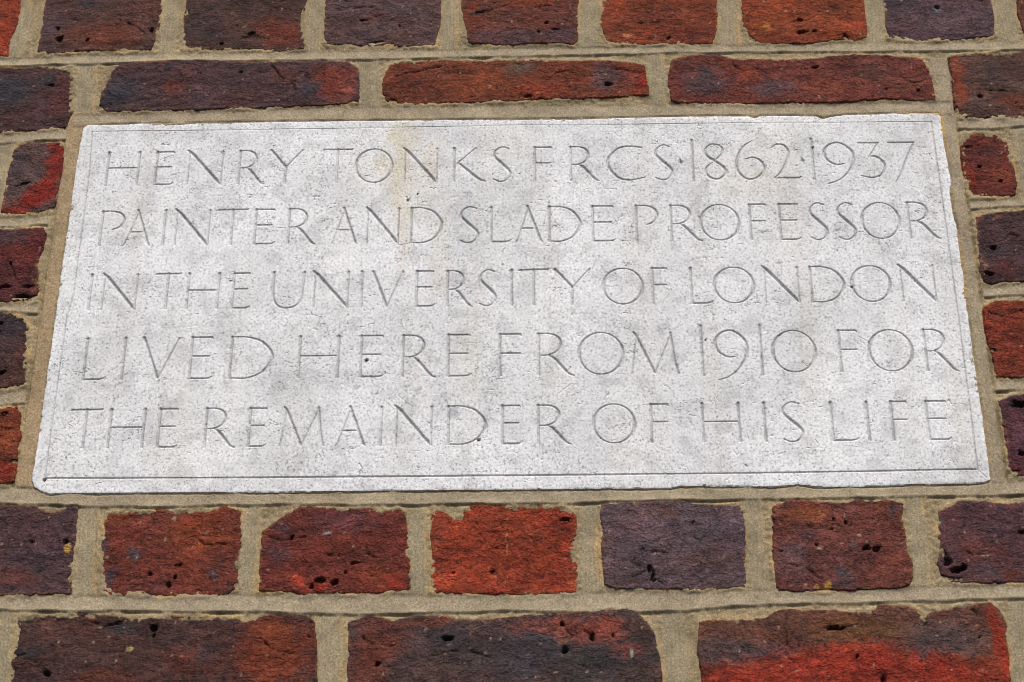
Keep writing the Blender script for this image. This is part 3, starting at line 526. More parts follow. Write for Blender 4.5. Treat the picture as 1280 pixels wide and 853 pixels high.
# ------------------------------------------------------------------ brick meshes
def seg_d(x, y, ax, ay, bx, by):
    ex, ey = bx - ax, by - ay
    t = np.clip(((x - ax) * ex + (y - ay) * ey) / (ex * ex + ey * ey + 1e-15), 0, 1)
    return np.hypot(x - ax - t * ex, y - ay - t * ey), t
SX = .00058; SZ = .00066        # metres per photo pixel, across and up
for bi, b in enumerate(BR):
    P = b['P']; far = b.get('far')
    P = np.stack([np.clip(P[:, 0], -ULIM + .001, ULIM - .001), P[:, 1]], 1)
    if P[:, 0].max() - P[:, 0].min() < .012: continue
    st = .0045 if far else .00095
    u0, u1, v0, v1 = P[:, 0].min() - .004, P[:, 0].max() + .004, P[:, 1].min() - .004, P[:, 1].max() + .004
    x = np.arange(u0, u1 + st, st); y = np.arange(v0, v1 + st, st)
    X, Y = np.meshgrid(x, y, indexing='xy')
    e = edge_noise(X, Y) if not far else .5 * edge_noise(X, Y)
    sd = polysd(P, X, Y) + e + .0005
    sdd = bi * 13 + 100
    tilt = rng.uniform(-.006, .006, 2); off = rng.uniform(-.0006, .0006)
    h = off + tilt[0] * (X - X.mean()) + tilt[1] * (Y - Y.mean())
    h = h + 1e-3 * (.7 * fbm(X * 28, Y * 45, sdd, 3) + .34 * fbm(X * 130, Y * 210, sdd + 3, 2) + .22 * perlin(X * 420, Y * 520, sdd + 5))
    cr2 = perlin(X * 90 + 1.5 * perlin(X * 90, Y * 90, sdd + 19), Y * 170 + 1.5 * perlin(X * 80, Y * 80, sdd + 18), sdd + 17)
    h -= .0005 * np.clip(1 - np.abs(cr2) / .07, 0, 1) * np.clip(-.05 + 1.5 * perlin(X * 45, Y * 45, sdd + 16), 0, 1)
    cr_ = perlin(X * 34 + 1.2 * perlin(X * 60, Y * 60, sdd + 9), Y * 95 + 1.6 * perlin(X * 45, Y * 45, sdd + 8), sdd + 7)
    crm = np.clip(perlin(X * 30, Y * 30, sdd + 11) + .05, 0, 1)
    crease = np.clip(1 - np.abs(cr_) / .045, 0, 1) * crm * .8
    h -= 1e-3 * np.clip(crease, 0, 1) * 1.3
    sp = perlin(X * 210, Y * 260, sdd + 14); h -= .0011 * np.clip((sp - .74) * 4, 0, 1)
    # colours
    c = np.zeros(X.shape + (3,)); c[:] = lin(b['base'])
    wx = .0055 * fbm(X * 55, Y * 70, sdd + 21, 3); wy = .004 * fbm(X * 55, Y * 70, sdd + 22, 3)
    for p in b['patches']:
        (pu,), (pv,) = [np.atleast_1d(t) for t in W(p[1], p[2])]
        rx, ry = p[3] * SX, p[4] * SZ
        du, dv = X + wx - pu, Y + wy - pv
        if len(p) > 5:
            an = math.radians(p[5]); du, dv = du * math.cos(an) - dv * math.sin(an), du * math.sin(an) + dv * math.cos(an)
        k = np.sqrt((du / rx) ** 2 + (dv / ry) ** 2)
        k = 1 - sstep(.35, 1.35, k + .22 * fbm(X * 190, Y * 230, sdd + 25, 2))
        c = c * (1 - .84 * k[..., None]) + lin(p[0]) * (.84 * k[..., None])
    if far:
        cc, pu, pv, rx, ry = b['far_patch']
        k = 1 - sstep(.4, 1.3, np.sqrt(((X + wx - pu) / rx) ** 2 + ((Y + wy - pv) / ry) ** 2))
        c = c * (1 - k[..., None]) + lin(cc) * k[..., None]
    # burnt blue-black flashes and warmer veins that vary within the clay itself
    v1_ = fbm(X * 40, Y * 75, sdd + 31, 3)[..., None]
    c = c * (1 + .28 * v1_) * (1 + np.array([.14, .0, -.10]) * fbm(X * 26, Y * 40, sdd + 33, 2)[..., None])
    sl = np.clip((perlin(X * 75, Y * 90, sdd + 35) - .5) * 3, 0, 1)[..., None] * .28
    c = c * (1 - sl) + lin((68, 64, 70)) * sl
    # arrises rubbed lighter, with lime on them here and there
    ar = np.exp(-((sd - .0006) / .0012) ** 2) * np.clip(.1 + 1.3 * fbm(X * 50, Y * 50, sdd + 37, 2), 0, 1)
    c = c * (1 - .6 * ar[..., None]) + lin((176, 118, 82)) * (.45 * ar[..., None])
    # loose lime specks
    ls = np.clip((perlin(X * 300, Y * 300, sdd + 39) - .68) * 6, 0, 1)[..., None] * .7
    c = c * (1 - ls) + lin((190, 160, 140)) * ls
    for p in b['light']:
        (pu,), (pv,) = [np.atleast_1d(t) for t in W(p[1], p[2])]
        k = np.sqrt(((X + .25 * wx - pu) / (p[3] * SX)) ** 2 + ((Y + .25 * wy - pv) / (p[4] * SZ)) ** 2)
        k = 1 - sstep(.6, 1.1, k)
        c = c * (1 - k[..., None]) + lin(p[0]) * k[..., None]; h += .0005 * k
    for p in b['pits']:
        (pu,), (pv,) = [np.atleast_1d(t) for t in W(p[0], p[1])]
        rx, ry = p[2] * SX * .86, p[3] * SZ * .8
        k = np.sqrt(((X + .45 * wx - pu) / rx) ** 2 + ((Y + .45 * wy - pv) / ry) ** 2) + .45 * perlin(X * 420, Y * 420, sdd + 41) + .4 * perlin(X * 190, Y * 190, sdd + 42)
        k = 1 - sstep(.45, 1.15, k)
        h -= k * (.0035 + .35 * min(rx, ry) * 2)
        c = c * (1 - .3 * k[..., None])                       # shade inside the holes, painted into the clay colour
    for cr in b['cracks']:
        Q = Wp(cr); d = np.full(X.shape, 1.)
        for i in range(len(Q) - 1):
            dd, t = seg_d(X + .5 * wx, Y + .5 * wy, *Q[i], *Q[i + 1]); d = np.minimum(d, dd)
        k = np.clip(1 - d / .00095, 0, 1) * np.clip(.65 + perlin(X * 160, Y * 160, sdd + 43), .15, 1); h -= k * .0018; c = c * (1 - .3 * k[..., None])
    # arris and sides
    rnd = np.clip(1 - sd / .0014, 0, 1); h -= .0004 * (1 - np.sqrt(np.clip(1 - rnd ** 2, 0, 1)))
    h -= np.clip(-sd, 0, .01) * 3.0
    q = gridquads(len(x), len(y))
    q = q[(sd.ravel() > -.0018)[q].any(1)]
    cx, cy = P[:, 0].mean(), P[:, 1].mean()
    red = np.clip((c[..., 0] / (c[..., 2] + .004) - 3) / 6, 0, 1)[..., None]
    c = c * (1 + red * np.array([-.06, -.06, -.36]))
    lum = (c * np.array([.3, .59, .11])).sum(-1, keepdims=True); c = (lum + (c - lum) * (.94 - .05 * red)) * np.array([.84, .80, .71])
    build('brick', X - cx, Y - cy, h, q, np.clip(c, .004, .9), CLAY, wall, skirt=.100, loc=(cx, 0, cy))

# ------------------------------------------------------------------ the carved stone
rows_y = [  # (top y at x=0, slope, baseline y at x=0, slope)
    (192.4, -.0117, 232.9, -.0106), (265.9, -.0107, 308.2, -.0092), (345.2, -.0114, 388.2, -.0105), (424.9, -.0108, 476.0, -.0112), (513.8, -.0102, 561.2, -.0098)]
TH, MD, TN = 2.0, 1.5, 1.1
def crom(pts, n=7):
    p = np.array(pts, float); a = np.vstack([2 * p[0] - p[1], p, 2 * p[-1] - p[-2]]); out = []
    for i in range(1, len(a) - 2):
        for k in range(n):
            t = k / n
            out.append(.5 * ((2 * a[i]) + (a[i + 1] - a[i - 1]) * t + (2 * a[i - 1] - 5 * a[i] + 4 * a[i + 1] - a[i + 2]) * t * t + (3 * a[i] - a[i - 1] - 3 * a[i + 1] + a[i + 2]) * t ** 3))
    out.append(a[-2]); return np.array(out)
def stem(x, t0=0., t1=1., w=1.7, top=1.0, bot=.7, sl=0.):
    """vertical stroke with small wedge serifs; x in glyph units 0..1, widths in mm"""
    s = [[(x + sl, t1, w * 1.12), (x + sl * .7, t0 + .7 * (t1 - t0), w * .92), (x + sl * .3, t0 + .3 * (t1 - t0), w * .92), (x, t0, w * 1.1)]]
    return s, [(x + sl, t1, top), (x, t0, bot)]
def glyph(ch):
    S, F = [], []      # strokes [(x, t, w)], serifs (x, t, size)
    def st(*a, **k):
        s, f = stem(*a, **k); S.extend(s); F.extend(f)
    if ch == 'H': st(0); st(1); S.append([(0, .52, TN), (1, .52, TN)])
    elif ch == 'I': st(.5)
    elif ch == 'E':
        st(0, bot=.3); S.append([(0, 1, 1.2), (.9, 1, 1.2), (.93, .97, 1.0)]); S.append([(0, .54, TN), (.84, .54, TN)]); S.append([(0, 0, 1.3), (.7, -.005, 1.2), (.9, .01, 1.1), (1.02, .05, .7)])
    elif ch == 'F':
        st(0); S.append([(0, 1, 1.2), (.95, 1, 1.2), (.99, .96, 1.0)]); S.append([(0, .53, TN), (.92, .53, TN)])
    elif ch == 'L': st(0, bot=.3); S.append([(0, 0, 1.3), (.75, 0, 1.2), (.92, .02, 1.), (1.02, .06, .7)])
    elif ch == 'N':
        st(0, w=1.15, top=0, bot=.3); st(1, w=1.2, bot=0, top=1.); S.append([(-.05, 1.03, 1.5), (.1, .91, 2.2), (.9, .08, 2.2), (1, -.02, 1.2)])
    elif ch == 'T': st(.5, top=0); S.append([(0, .985, 1.1), (.05, 1, 1.25), (.95, 1, 1.25), (1, 1.015, 1.)])
    elif ch == 'R':
        st(0, w=1.6)
        S.append(crom([(0, 1, 1.0), (.3, 1.0, 1.0), (.55, .93, 1.5), (.66, .76, 1.8), (.56, .58, 1.5), (.3, .48, 1.0), (0, .47, .8)]))
        S.append(crom([(.3, .48, 1.2), (.5, .36, 1.9), (.78, .11, 1.9), (.92, .01, 1.5), (1.05, -.03, .7)]))
    elif ch == 'P':
        st(0); S.append(crom([(0, 1, 1.0), (.45, 1.0, 1.0), (.85, .92, 1.5), (1.0, .74, 1.8), (.85, .55, 1.4), (.5, .45, .9)]))
    elif ch == 'D':
        st(0, bot=.3); S.append(crom([(0, 1, 1.0), (.35, 1.0, 1.0), (.75, .87, 1.5), (1, .52, 2.0), (.8, .16, 1.5), (.42, .0, 1.), (0, 0, 1.0)]))
    elif ch in 'OQ0':
        P_ = []
        for k in range(33):
            a = 2 * math.pi * k / 32
            w = 1.45 + .6 * math.cos(2 * (a - math.radians(-12)))
            P_.append((.5 + .5 * math.cos(a), .5 + .51 * math.sin(a), w))
        S.append(np.array(P_))
    elif ch == 'C': S.append(crom([(.95, .96, 1.2), (.62, 1.0, 1.0), (.3, .93, 1.4), (.03, .62, 2.0), (.06, .33, 2.0), (.3, .06, 1.6), (.62, -.01, 1.1), (1., .06, .9)]))
    elif ch == 'S': S.append(crom([(.88, .97, 1.1), (.5, 1.02, 1.0), (.16, .92, 1.3), (.08, .74, 1.7), (.42, .55, 2.1), (.85, .34, 2.0), (.96, .2, 1.7), (.75, .03, 1.2), (.38, -.02, 1.0), (.02, .05, 1.0)]))
    elif ch == 'K': st(0); S.append([(.72, 1, 1.0), (.1, .53, 1.2)]); S.append(crom([(.15, .55, 1.4), (.45, .33, 2.0), (.8, .08, 1.9), (1.05, -.01, 1.0)])); F.append((.72, 1, .7))
    elif ch == 'Y': S.append([(0, 1, 1.8), (.5, .47, 1.9)]); S.append([(1, 1, 1.0), (.5, .47, 1.2)]); S.append([(.5, .47, 1.7), (.48, 0, 1.8)]); F += [(0, 1, .9), (1, 1, .7), (.48, 0, .7)]
    elif ch == 'V': S.append([(0, 1, 2.0), (.48, .02, 1.9)]); S.append([(1, 1, 1.0), (.5, 0, 1.2)]); F += [(0, 1, 1.0), (1, 1, .9)]
    elif ch == 'A': S.append([(.44, 1.02, 1.6), (.93, .05, 2.0), (1.0, -.01, 1.2)]); S.append([(.46, .93, .9), (.06, .05, 1.0), (0, -.02, .9)]); S.append([(.2, .38, 1.1), (.74, .38, 1.1)]); F += [(.97, 0, .6), (.03, 0, .6)]
    elif ch == 'U': S.append(crom([(0, 1, 1.9), (.0, .6, 1.8), (.02, .3, 1.8), (.16, .07, 1.6), (.45, -.02, 1.2), (.78, .05, 1.2), (.94, .25, 1.4), (.97, .6, 1.5), (1, 1, 1.6)])); F += [(0, 1, 1.), (1, 1, 1.)]
    elif ch == 'M': S.append([(.12, .95, .9), (0, 0, 1.1)]); S.append([(.06, 1.02, 1.3), (.12, .92, 1.9), (.48, .03, 2.0)]); S.append([(.88, 1.0, .9), (.5, .0, 1.1)]); S.append([(.86, 1.0, 1.5), (.93, .3, 1.8), (1., 0, 1.6)]); F += [(1, 0, .8), (0, 0, .4)]
    elif ch == '1': st(.5, t0=-.06, t1=1.16)
    elif ch == '2': S.append(crom([(0, .9, 1.0), (.18, 1.0, 1.0), (.45, .97, 1.4), (.6, .75, 1.9), (.48, .45, 1.7), (.25, .15, 1.4), (.05, .01, 1.2)])); S.append([(.05, .0, 1.2), (.9, .0, 1.3), (1., .03, .8)])
    elif ch == '3': S.append([(.0, 1.02, 1.2), (.82, 1.02, 1.2)]); S.append([(.8, 1.0, 1.0), (.42, .62, 1.1)]); S.append(crom([(.42, .62, 1.0), (.75, .58, 1.5), (1., .35, 1.9), (.85, .08, 1.5), (.45, -.02, 1.0), (0, .04, .9)]))
    elif ch == '7': S.append([(0, 1.02, 1.2), (1., 1.02, 1.2)]); S.append(crom([(.98, 1.0, 1.1), (.62, .5, 1.4), (.38, .1, 1.5), (.14, -.15, .9)]))
    elif ch == '6': S.append(crom([(.62, 1.13, .7), (.3, .95, 1.3), (.06, .6, 1.9), (.04, .25, 1.9), (.28, .01, 1.5), (.62, -.01, 1.3), (.95, .22, 1.8), (.88, .5, 1.5), (.6, .62, 1.0), (.35, .57, .9)]))
    elif ch == '8':
        S.append(crom([(.75, 1.0, 1.1), (.35, 1.03, 1.0), (.05, .87, 1.5), (.12, .68, 1.8), (.5, .52, 2.0), (.92, .3, 1.9), (.92, .12, 1.6), (.55, -.02, 1.1), (.12, .08, 1.5), (.05, .3, 1.6), (.4, .5, 1.0), (.8, .72, 1.2), (.88, .9, 1.3), (.65, 1.02, 1.0)]))
    elif ch == '9':
        S.append(crom([(.68, .4, .8), (.4, .38, 1.1), (.1, .52, 1.6), (.02, .78, 1.9), (.25, .99, 1.4), (.6, 1.02, 1.3), (.95, .78, 1.8), (.98, .45, 1.9), (.75, .12, 1.5), (.4, -.1, 1.1), (.06, -.18, .7)]))
    elif ch == '.': S.append([(.3, .62, .5), (.5, .5, 2.4), (.6, .38, .4)])
    return S, F
TEXT = [
 [('H', 134, 172.5), ('E', 195, 217), ('N', 235.5, 277), ('R', 299, 330), ('Y', 338, 377), ('T', 403, 440), ('O', 445, 490), ('N', 506, 546), ('K', 567.5, 605), ('S', 616.5, 638.5),
  ('F', 668.4, 690), ('R', 713.5, 747), ('C', 759, 805), ('S', 818.4, 840.5), ('.', 848, 854), ('1', 865.8, 865.8), ('8', 881, 907), ('6', 919.7, 955.8), ('2', 965.5, 1000.5), ('.', 1000.5, 1006.5), ('1', 1016, 1016), ('9', 1030.4, 1067), ('3', 1074.5, 1105), ('7', 1112.4, 1144.6)],
 [('P', 126.3, 154), ('A', 156, 188.5), ('I', 205, 205), ('N', 220, 261), ('T', 271, 308.5), ('E', 319, 344), ('R', 361, 394), ('A', 415.4, 446.3), ('N', 459.2, 498), ('D', 513.9, 552), ('S', 575, 598.4), ('L', 614, 638.4),
  ('A', 645, 677.4), ('D', 686.4, 725), ('E', 741, 768.5), ('P', 795.5, 821.7), ('R', 839, 875), ('O', 876, 923.6), ('F', 938, 958.4), ('E', 975, 1000), ('S', 1012, 1034), ('S', 1047, 1069.4), ('O', 1077.6, 1124), ('R', 1136, 1171.7)],
 [('I', 112.5, 112.5), ('N', 129, 170), ('T', 192.8, 224.3), ('H', 234.6, 272.5), ('E', 291, 312.5), ('U', 341, 379.3), ('N', 392.7, 435), ('I', 452, 452), ('V', 465.7, 503), ('E', 520.6, 543), ('R', 559.2, 589), ('S', 599, 620.3), ('I', 639.7, 639.7), ('T', 648.2, 686), ('Y', 694, 737),
  ('O', 754, 803), ('F', 815.8, 834.6), ('L', 864, 890), ('O', 893, 942), ('N', 956.2, 997.7), ('D', 1013.7, 1055), ('O', 1064.7, 1113), ('N', 1127, 1168)],
 [('L', 106.5, 134), ('I', 154.5, 154.5), ('V', 177.5, 222), ('E', 238.5, 266), ('D', 288.5, 340), ('H', 374, 422.5), ('E', 451, 480), ('R', 503.6, 543), ('E', 560.3, 589), ('F', 625, 651.6), ('R', 673.5, 715), ('O', 723.8, 778.7), ('M', 789, 847), ('1', 877.5, 877.5), ('9', 894, 934), ('1', 951.5, 951.5), ('0', 966, 1019),
  ('F', 1050, 1073), ('O', 1086.6, 1140.3), ('R', 1157, 1194)],
 [('T', 86, 126), ('H', 136.8, 179.3), ('E', 198.5, 222), ('R', 257, 293), ('E', 311.5, 333), ('M', 351, 404.6), ('A', 420.5, 457), ('I', 476, 476), ('N', 495.5, 539), ('D', 560.5, 606.7), ('E', 628, 651.5), ('R', 673, 712), ('O', 741.8, 793.4), ('F', 814, 836),
  ('H', 878.5, 924), ('I', 956, 956), ('S', 977.8, 1003.6), ('L', 1040, 1071), ('I', 1085, 1085), ('F', 1115.5, 1135.5), ('E', 1159.5, 1186.5)]]
# grid: fine in the lines of text, coarser between them
vt_rows = []
for (t0, ts, b0, bsl) in rows_y:
    vs = [W(x, t0 + ts * x)[1] for x in (100, 1180)] + [W(x, b0 + bsl * x)[1] for x in (100, 1180)]
    vt_rows.append((min(vs) - .0055, max(vs) + .004))
pu = np.arange(-.338, .338, .00047)
pvl = []; v = -.163
while v < .163:
    pvl.append(v)
    bx = any(a <= v <= c for a, c in vt_rows)
    v += .00043 if bx else (.0006 if abs(abs(v) - .147) < .006 else .00085)
pv = np.array(pvl)
PX, PY = np.meshgrid(pu, pv, indexing='xy')
sd = np.full(PX.shape, .02)
mm = ~((np.abs(PX) < .300) & (np.abs(PY) < .135)); sd[mm] = plaque_sd(PX[mm], PY[mm])
ph = 1e-3 * (.5 * fbm(PX * 9, PY * 9, 201, 3) + .10 * fbm(PX * 60, PY * 60, 203, 2) + .03 * perlin(PX * 420, PY * 420, 205))
pp = perlin(PX * 330, PY * 420, 207); dens = np.clip(.5 + fbm(PX * 14, PY * 14, 209, 2), .1, 1.2)
ph -= .0004 * np.clip((pp - .58) * 4, 0, 1) * dens
p2 = perlin(PX * 120 + .5 * pp, PY * 150, 211); ph -= .0006 * np.clip(1 - np.abs(p2 - .42) / .03, 0, 1) * np.clip(perlin(PX * 40, PY * 40, 213) * 2, 0, 1)
tint = np.zeros(PX.shape + (3,)); tint[:] = (.69, .687, .682)
tint *= (1 + .07 * fbm(PX * 18, PY * 18, 221, 3))[..., None]
bl = fbm(PX * 11 + 3, PY * 8, 223, 4); tint *= (1 - .07 * sstep(.05, .75, bl) + .06 * sstep(.05, .7, -bl))[..., None]
cl = sstep(.2, .45, fbm(PX * 46, PY * 50, 225, 5, .6)); tint *= (1 - .13 * cl)[..., None]
run = np.clip(fbm(PX * 26, PY * 2.2, 227, 3), 0, 1); tint *= (1 - .10 * run[..., None] * np.array((.7, .85, 1.2)))
def pxl(x, y): a = W(x, y); return float(a[0]), float(a[1])
def patch(colr, x, y, rx, ry, a=1., edge=(.2, 1.2), wn_=.006):
    u, v_ = pxl(x, y)
    k = np.sqrt(((PX + wn_ * NX - u) / (rx * SX)) ** 2 + ((PY + wn_ * NY - v_) / (ry * SZ)) ** 2)
    k = (1 - sstep(edge[0], edge[1], k))[..., None] * a
    tint[:] = tint * (1 - k) + np.array(colr) * k
NX = fbm(PX * 45, PY * 45, 231, 3); NY = fbm(PX * 45, PY * 45, 233, 3)
STN = (.60, .54, .40)
for (x, y, rx, ry, a) in [(500, 205, 14, 80, .6), (506, 172, 24, 34, .5), (503, 240, 20, 50, .3), (515, 220, 60, 90, .22), (930, 220, 60, 50, .15), (538, 205, 7, 40, .35), (478, 205, 14, 30, .4), (502, 300, 14, 60, .35), (548, 330, 14, 60, .25), (560, 280, 9, 30, .25), (460, 215, 26, 30, .15), (940, 235, 50, 30, .14), (640, 180, 30, 30, .12), (1010, 440, 20, 100, .10), (700, 470, 20, 60, .08), (580, 440, 20, 60, .14), (525, 470, 12, 60, .12), (160, 265, 60, 30, .1)]:
    patch(STN, x, y, rx, ry, a)
for (x, y, rx, ry, a) in [(420, 240, 40, 30, .3), (300, 190, 60, 30, .25), (350, 480, 60, 40, .2), (530, 490, 70, 30, .2), (860, 510, 90, 40, .16), (640, 240, 40, 26, .26), (750, 390, 50, 24, .22), (560, 160, 70, 14, .2), (980, 210, 80, 24, .14), (330, 320, 40, 50, .15), (200, 165, 90, 10, .3), (980, 480, 20, 40, .2), (440, 435, 20, 9, .3), (1090, 215, 60, 24, .12), (735, 190, 26, 30, .2), (80, 260, 14, 70, .12)]:
    patch((.50, .50, .50), x, y, rx, ry, a)
for (x, y, rx, ry, a) in [(190, 325, 40, 16, .6), (350, 395, 50, 12, .5), (660.6, 326, 4, 1.6, 1), (995, 557, 5, 2.5, 1), (820, 225, 40, 10, .3), (900, 360, 50, 20, .3), (700, 600, 600, 8, .4), (420, 170, 40, 5, .4), (120, 560, 40, 30, .3), (860, 390, 60, 20, .3)]:
    patch((.78, .78, .79), x, y, rx, ry, a)
mudf = np.clip((perlin(PX * 170, PY * 190, 241) - .48) * 6, 0, 1)[..., None] * .34 * np.clip(.5 + fbm(PX * 14, PY * 14, 209, 2), .2, 1)[..., None]
tint[:] = tint * (1 - mudf) + np.array((.36, .36, .37)) * mudf
depth = np.zeros(PX.shape); owner = np.zeros(PX.shape, np.int16)
def carve(u0, v0_, w0, u1, v1_, w1, oid, k=.88, own=True):
    """one V-cut segment; widths in metres"""
    r = max(w0, w1) / 2 + .0006
    i0, i1 = np.searchsorted(pu, [min(u0, u1) - r, max(u0, u1) + r]); j0, j1 = np.searchsorted(pv, [min(v0_, v1_) - r, max(v0_, v1_) + r])
    s = (slice(j0, j1), slice(i0, i1))
    if i1 <= i0 or j1 <= j0: return
    d, t = seg_d(PX[s], PY[s], u0, v0_, u1, v1_)
    dd = ((w0 + (w1 - w0) * t) / 2 - d) * k
    m = dd > depth[s]
    depth[s] = np.where(m, dd, depth[s])
    if own:
        o = owner[s]; o[m & (dd > 0)] = oid
parts = []
oid = 0
WK = 1.58
for li, line in enumerate(TEXT):
    t0, ts, b0, bsl = rows_y[li]
    for (ch, xa, xb) in line:
        oid += 1; parts.append((oid, ch))
        if ch in 'I1': xa -= 2; xb += 2
        S, F = glyph(ch)
        def mp(gx, gt):
            x = xa + gx * (xb - xa); yt, yb = t0 + ts * x, b0 + bsl * x
            u = W(x, (yt + yb) / 2)[0]
            xs = x; va_, vb_ = W(xs, yb)[1], W(xs, yt)[1]
            return float(u), float(va_ + gt * (vb_ - va_))
        for s in S:
            pts = [(*mp(p[0], p[1]), (.16 + .9 * p[2]) * 1e-3 * WK) for p in s]
            for a, b in zip(pts[:-1], pts[1:]): carve(a[0], a[1], a[2], b[0], b[1], b[2], oid)
        for (gx, gt, sz) in F:
            if sz <= 0: continue
            u, v_ = mp(gx, gt); sg = -1 if gt > .5 else 1
            L_ = .0019 * sz
            for side in (-1, 1):
                carve(u, v_ + sg * .0014 * sz, .0016, u + side * L_, v_ - sg * .0001, .0005, oid)
# border line cut along the four sides
BORD = [([(115, 164.5), (330, 162.5), (640, 157), (970, 154), (1164, 152)], .9), ([(115, 164.5), (111, 219), (91.5, 367.6), (82.5, 402), (64.5, 529), (56, 599)], 1.5),
        ([(56, 598.5), (320, 597.5), (640, 595), (970, 591.5), (1222, 587)], 1.75), ([(1164, 152), (1171, 200), (1179.5, 262), (1200, 410), (1219.4, 565), (1222, 587)], 1.6)]
for pts, w in BORD:
    oid += 1; parts.append((oid, 'line'))
    for a, b in zip(pts[:-1], pts[1:]):
        n = 14
        for k in range(n):
            xa, ya = a[0] + (b[0] - a[0]) * k / n, a[1] + (b[1] - a[1]) * k / n
            xb, yb = a[0] + (b[0] - a[0]) * (k + 1) / n, a[1] + (b[1] - a[1]) * (k + 1) / n
            (ua_, va_), (ub_, vb_) = pxl(xa, ya), pxl(xb, yb)
            carve(ua_, va_, w * 1e-3, ub_, vb_, w * 1e-3, oid, k=1.0)
# scratches, fossils and nicks (not lettering)
SCR = [([(301.6, 440), (297, 450), (292.6, 463)], 1.3), ([(713.5, 480), (694, 495.5)], 1.0), ([(760, 493), (754.7, 500)], 1.7), ([(713, 459), (710, 464)], 1.8), ([(861.7, 518.6), (872, 520.7)], .9),
       ([(1222, 587), (1233, 598)], 1.0), ([(837, 355), (839, 365), (827, 378), (829.5, 393), (837, 401)], .8), ([(278, 244), (274, 247), (277, 251), (274, 255), (279, 255), (278, 250)], .8),
       ([(449, 580), (453, 586), (447.6, 592)], 1.6), ([(508, 246), (510, 253), (513, 247)], 1.6), ([(519, 248), (524, 247)], 1.0), ([(522, 242), (523, 242.5)], 1.6), ([(296, 181), (299, 184), (295, 187), (293, 183)], .9),
       ([(311, 155), (317, 157), (314, 162)], .9), ([(331, 243), (330, 256), (325, 262)], .8), ([(305, 253), (318, 243)], .8), ([(1186, 500), (1189, 505)], 1.8), ([(1019, 550), (1024, 556), (1022, 560)], .9),
       ([(1115, 470), (1115, 482)], .8), ([(1136, 468), (1139, 480)], .8), ([(1074, 421), (1081, 425), (1088, 429), (1089, 434)], .8), ([(916, 563), (921, 569), (926, 565)], 1.), ([(932, 582), (934, 584)], 2.2), ([(497, 494), (508, 503), (515, 508)], .8),
       ([(1161, 192), (1165, 200)], 1.3), ([(1003, 452), (1008, 458), (1020, 452)], 1.0), ([(1110, 455), (1116, 450), (1112, 461)], .9), ([(1066, 358), (1063, 352)], 2.0), ([(1015.5, 186), (1017, 196)], 1.9), ([(1033, 206), (1040, 207)], .8), ([(851, 566), (855, 570)], .9),
       ([(480, 500), (492, 512), (496, 510)], .7), ([(566, 565), (560, 575), (552, 568)], .7), ([(905, 186), (918, 196), (926, 200)], .6), ([(936, 250), (938, 256)], .9), ([(763, 343), (768, 346)], 1.1)]
for pts, w in SCR:
    Q = [pxl(*p) for p in pts]
    for a, b in zip(Q[:-1], Q[1:]): carve(a[0], a[1], w * 1e-3, b[0], b[1], w * .7e-3, 0, k=1.1, own=False)
# random shell slivers
r2 = np.random.default_rng(3)
for k in range(1500):
    u, v_ = r2.uniform(-.32, .32), r2.uniform(-.15, .15); a = r2.uniform(0, 6.28); L_ = r2.uniform(.0003, .0013)
    cu = r2.uniform(-.5, .5); m1 = (u + L_ * math.cos(a), v_ + L_ * math.sin(a)); m2 = (m1[0] + L_ * math.cos(a + cu), m1[1] + L_ * math.sin(a + cu)); w = r2.uniform(.45, 1.0) * 1e-3
    carve(u, v_, w * .6, *m1, w, 0, k=.55, own=False); carve(*m1, w, *m2, w * .5, 0, k=.55, own=False)
for (x, y, r) in [(55.5, 600, 2.2), (598.4, 549.8, 2.3), (509.5, 250, 1.7), (522, 242.5, 1.3), (458, 450, 2.2), (1016, 184, 1.5), (1064.5, 358, 1.8), (882, 425, 1.2)]:
    u, v_ = pxl(x, y)
    d = np.hypot(PX - u, PY - v_) / (r * SX); depth += .0035 * (1 - sstep(.5, 1.2, d))
    k = (1 - sstep(.4, 1.1, d))[..., None] * .75; tint[:] = tint * (1 - k) + .06 * k       # small holes coloured nearly black
for (x, y, rx, ry) in [(458, 449, 4, 3), (448, 484, 4, 3), (523, 484, 4, 3), (265.5, 486, 3, 3), (431, 603, 3, 2.5), (1233, 583, 3, 4), (567, 516, 9, 6), (862, 527, 3, 2), (640, 575, 2, 2), (97, 607, 5, 3), (568, 510, 6, 4), (855, 327, 3, 2), (1026, 586, 2.5, 2), (872, 562, 2.5, 2), (642, 578, 2.4, 2), (420, 591, 4, 3), (1111, 457, 4, 2.4)]:
    patch((.36, .365, .38), x, y, rx, ry, .6, (.6, 1.1), .002)
grime_shade = np.clip(depth / .0004, 0, 1) * (owner > 0) * (.22 + .10 * fbm(PX * 40, PY * 40, 271, 2))   # uneven weathering plus shade painted into the cuts
tint *= (1 - np.clip(grime_shade, 0, .3)[..., None])
ph = ph - depth * (1 + .12 * perlin(PX * 200, PY * 200, 251))
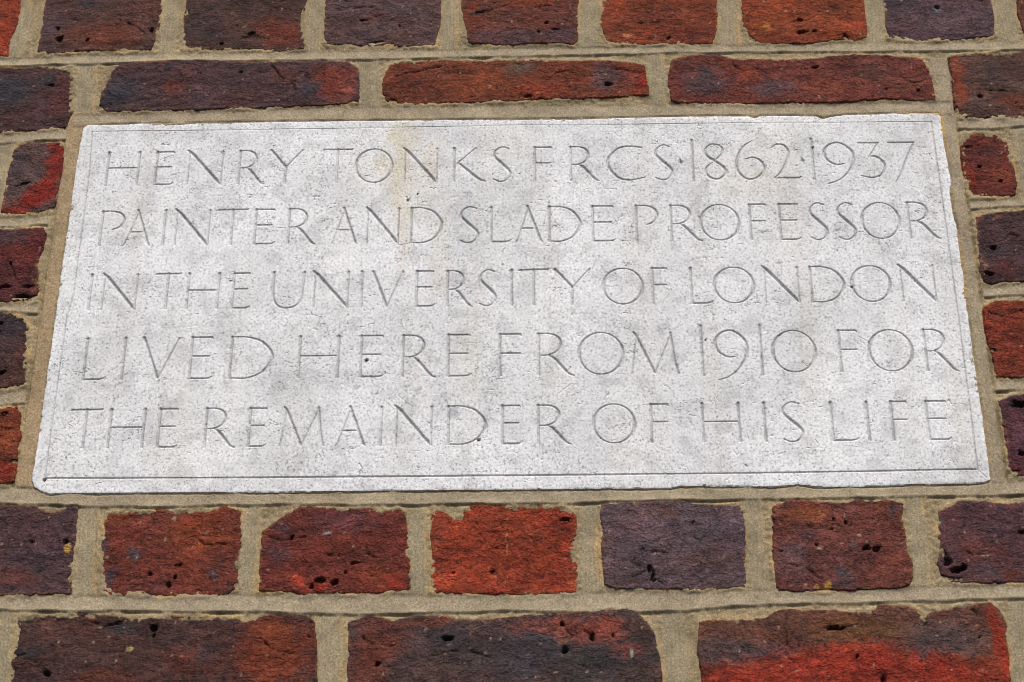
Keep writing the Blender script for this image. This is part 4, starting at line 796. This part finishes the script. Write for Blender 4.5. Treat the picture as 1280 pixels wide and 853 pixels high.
# bruised arris
rnd = np.clip(1 - sd / .0016, 0, 1); ph -= .0005 * (1 - np.sqrt(np.clip(1 - rnd ** 2, 0, 1)))
chip = np.clip((perlin(PX * 95, PY * 95, 261) - .12) * 3, 0, 1) * np.exp(-(np.maximum(sd, 0) / .0022) ** 2); ph -= .0003 * chip
ph -= np.clip(-sd, 0, .01) * 4
edg = np.exp(-((sd - .0008) / .0016) ** 2)[..., None] * np.clip(.25 + fbm(PX * 30, PY * 30, 263, 2), 0, .8)[..., None]
tint[:] = tint * (1 - edg) + np.array((.76, .76, .75)) * edg
q = gridquads(len(pu), len(pv)).astype(np.int32)
q = q[(sd.ravel() > -.0012)[q].any(1)]
ow = owner.ravel()[q].max(1)
stone = empty('stone_plaque', (0, 0, ZC), 'white rectangular stone plaque with five carved lines of thin Roman capitals', 'plaque')
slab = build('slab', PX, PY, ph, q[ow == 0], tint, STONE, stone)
order = np.argsort(ow, kind='stable'); ows = ow[order]
for (i, ch) in parts:
    a, b = np.searchsorted(ows, [i, i + 1])
    if b <= a: continue
    qs = q[order[a:b]]
    vi = np.unique(qs); cx, cy = float(PX.ravel()[vi].mean()), float(PY.ravel()[vi].mean())
    if ch == 'line': nm, lb = 'border_groove', None
    elif ch == '.': nm, lb = 'carved_point', None
    elif ch.isdigit(): nm, lb = 'carved_digit', 'carved digit ' + ch
    else: nm, lb = 'carved_letter', 'carved capital letter ' + ch
    loc = np.array([cx, cy])
    # vertices of this letter only
    inv = np.searchsorted(vi, qs)
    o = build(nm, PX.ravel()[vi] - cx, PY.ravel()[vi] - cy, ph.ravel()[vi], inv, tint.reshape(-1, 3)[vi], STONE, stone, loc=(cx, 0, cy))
    if lb: o['label'] = lb
# body of the slab, let into the wall
P = PO; n = len(P)
vv = [(u * .995, -.0 + .004, v * .99) for u, v in P] + [(u * .995, .06, v * .99) for u, v in P]
ff = [tuple(range(n, 2 * n))] + [(i, (i + 1) % n, n + (i + 1) % n, n + i) for i in range(n)]
me = bpy.data.meshes.new('slab_body'); me.from_pydata(vv, [], ff); me.materials.append(STONE)
a = me.attributes.new('tint', 'FLOAT_COLOR', 'POINT'); a.data.foreach_set('color', np.tile([.6, .6, .6, 1], len(vv)))
o = bpy.data.objects.new('slab_body', me); col.objects.link(o); o.parent = stone
